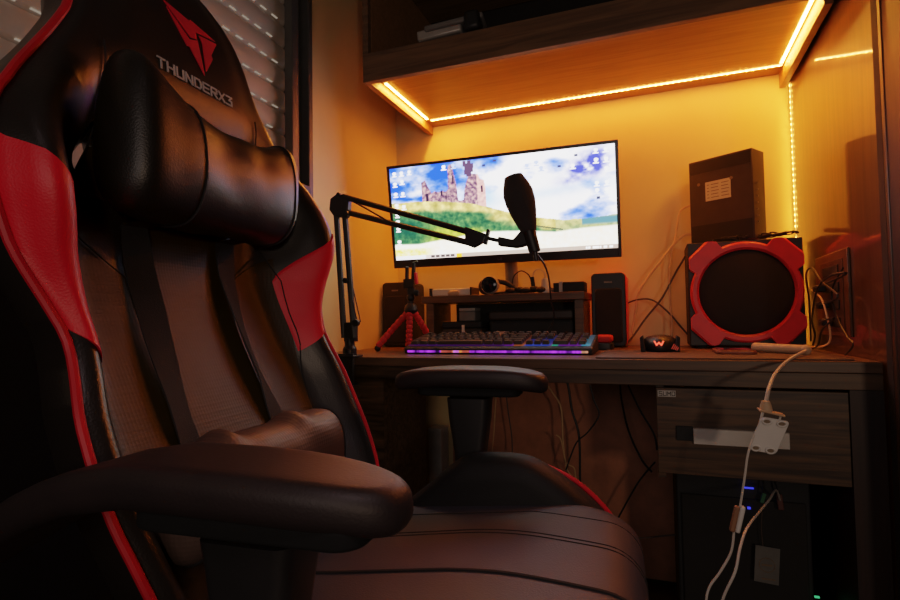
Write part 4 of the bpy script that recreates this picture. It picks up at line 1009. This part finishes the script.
# seat
def seat_out():
    o = []
    for x, y in rrect(.56, .50, .075, 8, cx=.205, cy=0): o.append((x, y))
    return o
def swarp(v):
    z = v.z
    if z > .48: z += .030*sst(.05, .36, v.x) - .018*sst(.40, .49, v.x)*0 - .008*math.cos(v.y*6)
    return Vector((v.x, v.y, z))
seat = obj('seat', MB().cushion(seat_out(), .40, .525, .055, crown=.014, warp=swarp, levels=8, inner=10), M['leather_s'], ch, local=True, angle=80)
sbm = seat.data
from mathutils.bvhtree import BVHTree
bv = BVHTree.FromPolygons([v.co.copy() for v in sbm.vertices], [tuple(p.vertices) for p in sbm.polygons])
def seam_on_seat(y0, y1, r, x0=-.02):
    P = []
    for i in range(60):
        t = i/59; x = x0+(.50-x0)*t; y = y0+(y1-y0)*t
        h = bv.ray_cast(Vector((x, y, .9)), Vector((0, 0, -1)))
        if h[0] and x < .468: P.append(h[0]+h[1]*r*.35)
    h2 = []
    for i in range(14):
        z = P[-1].z-.006-i*.006
        h = bv.ray_cast(Vector((.9, y1, z)), Vector((-1, 0, 0)))
        if h[0]: h2.append(h[0]+h[1]*r*.35)
    obj('seam', MB().tube(P+h2, r, 5, smooth=False), M['seam'], seat, local=True)
seam_on_seat(.150, .150, .0007); seam_on_seat(.066, .066, .0008); seam_on_seat(.055, .055, .0008); seam_on_seat(-.060, -.060, .0022); seam_on_seat(-.13, -.13, .0008)
for sy in (-1, 1):
    prof = [(-.06, .44), (-.055, .48), (.02, .497), (.08, .515), (.135, .556), (.178, .592), (.215, .610), (.30, .612), (.345, .594), (.395, .558), (.434, .520), (.455, .48), (.452, .44)]
    P3 = catmull([Vector((a, 0, b)) for a, b in prof], 4)
    rings = []
    for y, s_ in ((.200, .80), (.208, .93), (.225, 1.0), (.262, 1.0), (.280, .965), (.287, .90)):
        rings.append([Vector((.2+(p.x-.2)*(.9+.1*s_), sy*y, .44+(p.z-.44)*s_*(1 if sy > 0 else .72))) for p in P3])
    obj('seat_bolster', MB().loft(rings), M['bolster'], ch, local=True, angle=50)
    P = [p for p in rings[3]]; obj('bolster_piping', MB().tube([Vector((p.x, sy*.2835, p.z-.013+.013*sst(.32, .40, p.x))) for p in P if p.z > .46], .004, 8, smooth=False), M['piping'], ch, local=True)
    # arm rest
    x0, x1 = (-.110, .314) if sy < 0 else (.050, .338)
    cxm = (x0+x1)/2; hl = (x1-x0)/2
    out = []
    for k in range(48):
        a = 2*PI*k/48; ca, sa = math.cos(a), math.sin(a)
        out.append((cxm+hl*math.copysign(abs(ca)**.62, ca), sy*.31+.050*math.copysign(abs(sa)**.75, sa)))
    zt = .754 if sy > 0 else .738
    def aw(v, c_=cxm, h_=hl, n_=(sy < 0)): q = (v.x-c_)/h_; return Vector((v.x, v.y, v.z-.013*q*q*abs(q)-(.080*max(0, -q-.0)**1.6 if n_ else 0)))
    pd_ = obj('armrest_pad', MB().cushion(out, zt-.034, zt, .014, crown=.0, warp=aw, levels=5, inner=6), M['pad'], ch, local=True, angle=80)
    ax0 = .195
    obj('armrest_post', MB().loft([[Vector((ax0+a, sy*.31+b, z)) for a, b in rrect(wx, wy, .012, 4)] for wx, wy, z in ((.050, .050, .40), (.055, .050, .60), (.072, .055, .66), (.078, .058, zt-.055))]), M['blk'], ch, local=True)
    obj('armrest_plate', MB().cushion(rrect(.19, .072, .02, cx=ax0, cy=sy*.31), zt-.050, zt-.034, .004), M['trim_black'], ch, local=True)
    obj('armrest_bracket', MB().bb((.15, sy*.10, .375), (.24, sy*.335, .399)), M['metal'], ch, local=True, bevel=.003)
    obj('hinge_cover', MB().lathe([(.001, 0), (.05, 0), (.05, .018), (.04, .026), (.001, .026)], (-.03, sy*.268, .48), rx(-sy*PI/2), 28), M['blk'], ch, local=True)
obj('mechanism', MB().bb((.08, -.10, .33), (.34, .10, .374)), M['metal'], ch, local=True, bevel=.006)
obj('gas_lift', MB().lathe([(.001, .10), (.028, .10), (.028, .24), (.015, .24), (.015, .33), (.001, .33)], (.2, 0, 0), n=24), M['blk'], ch, local=True)
for i in range(5):
    a = 2*PI*i/5+.3; d = Vector((math.cos(a), math.sin(a), 0)); c0 = Vector((.2, 0, 0)); s_ = Vector((-d.y, d.x, 0))
    rg_ = []
    for t, hw_, z0, z1 in ((.02, .035, .095, .15), (.12, .030, .092, .13), (.30, .020, .078, .10)):
        c = c0+d*t; rg_.append([c-s_*hw_+Vector((0, 0, z0)), c+s_*hw_+Vector((0, 0, z0)), c+s_*hw_*.8+Vector((0, 0, z1)), c-s_*hw_*.8+Vector((0, 0, z1))])
    lgb = obj('base_leg', MB().loft(rg_), M['blk'], ch, local=True, bevel=.004)
    c = c0+d*.29; obj('caster', MB().lathe([(.001, -.024), (.024, -.024), (.030, -.018), (.030, -.004), (.018, 0), (.030, .004), (.030, .018), (.024, .024), (.001, .024)], c+Vector((0, 0, .030)), rz(a+PI/2) @ ry(PI/2), 20).tube([c+Vector((0, 0, .03)), c+Vector((0, 0, .085))], .006, 8, smooth=False), M['blk'], lgb, local=True)

# ------------------------------------------------------------------ lights
def area(name, loc, target, size, power, col):
    l = bpy.data.lights.new(name, 'AREA'); l.energy = power; l.color = col; l.size = size
    o = bpy.data.objects.new(name, l); COL.objects.link(o); o.location = loc
    d = (Vector(target)-Vector(loc)).normalized(); o.rotation_euler = d.to_track_quat('-Z', 'Y').to_euler()
    return o
area('room_lamp', (.78, -1.0, .92), (.0, 1.1, .7), .12, 3.2, (1, .70, .50))
sl_ = bpy.data.lights.new('seat_fill_spot', 'SPOT'); sl_.energy = 9; sl_.color = (1, .74, .76); sl_.spot_size = math.radians(34); sl_.spot_blend = .9; sl_.shadow_soft_size = .15  # added unseen spot, narrow cone lights the seat but not the left wall
so_ = bpy.data.objects.new('seat_fill_spot', sl_); COL.objects.link(so_); so_.location = (.35, -.35, 2.2)
sl_.energy = 17
so_.rotation_euler = (Vector((-.2, .62, .6))-so_.location).to_track_quat('-Z', 'Y').to_euler()
area('front_fill_light', (-.05, -.75, 1.15), (-.25, 1.2, .65), .5, 1.7, (1, .80, .72))  # added unseen fill behind the camera, brightens front faces and under the desk
wd = bpy.data.worlds.new('world'); bpy.context.scene.world = wd; wd.use_nodes = True
wd.node_tree.nodes['Background'].inputs['Color'].default_value = (.9, .75, .7, 1); wd.node_tree.nodes['Background'].inputs['Strength'].default_value = .004
sc_ = bpy.context.scene; sc_.view_settings.view_transform = 'Filmic'; sc_.view_settings.look = 'None'; sc_.view_settings.exposure = 0
sc_.cycles.max_bounces = 8; sc_.cycles.diffuse_bounces = 5; sc_.cycles.sample_clamp_indirect = 6
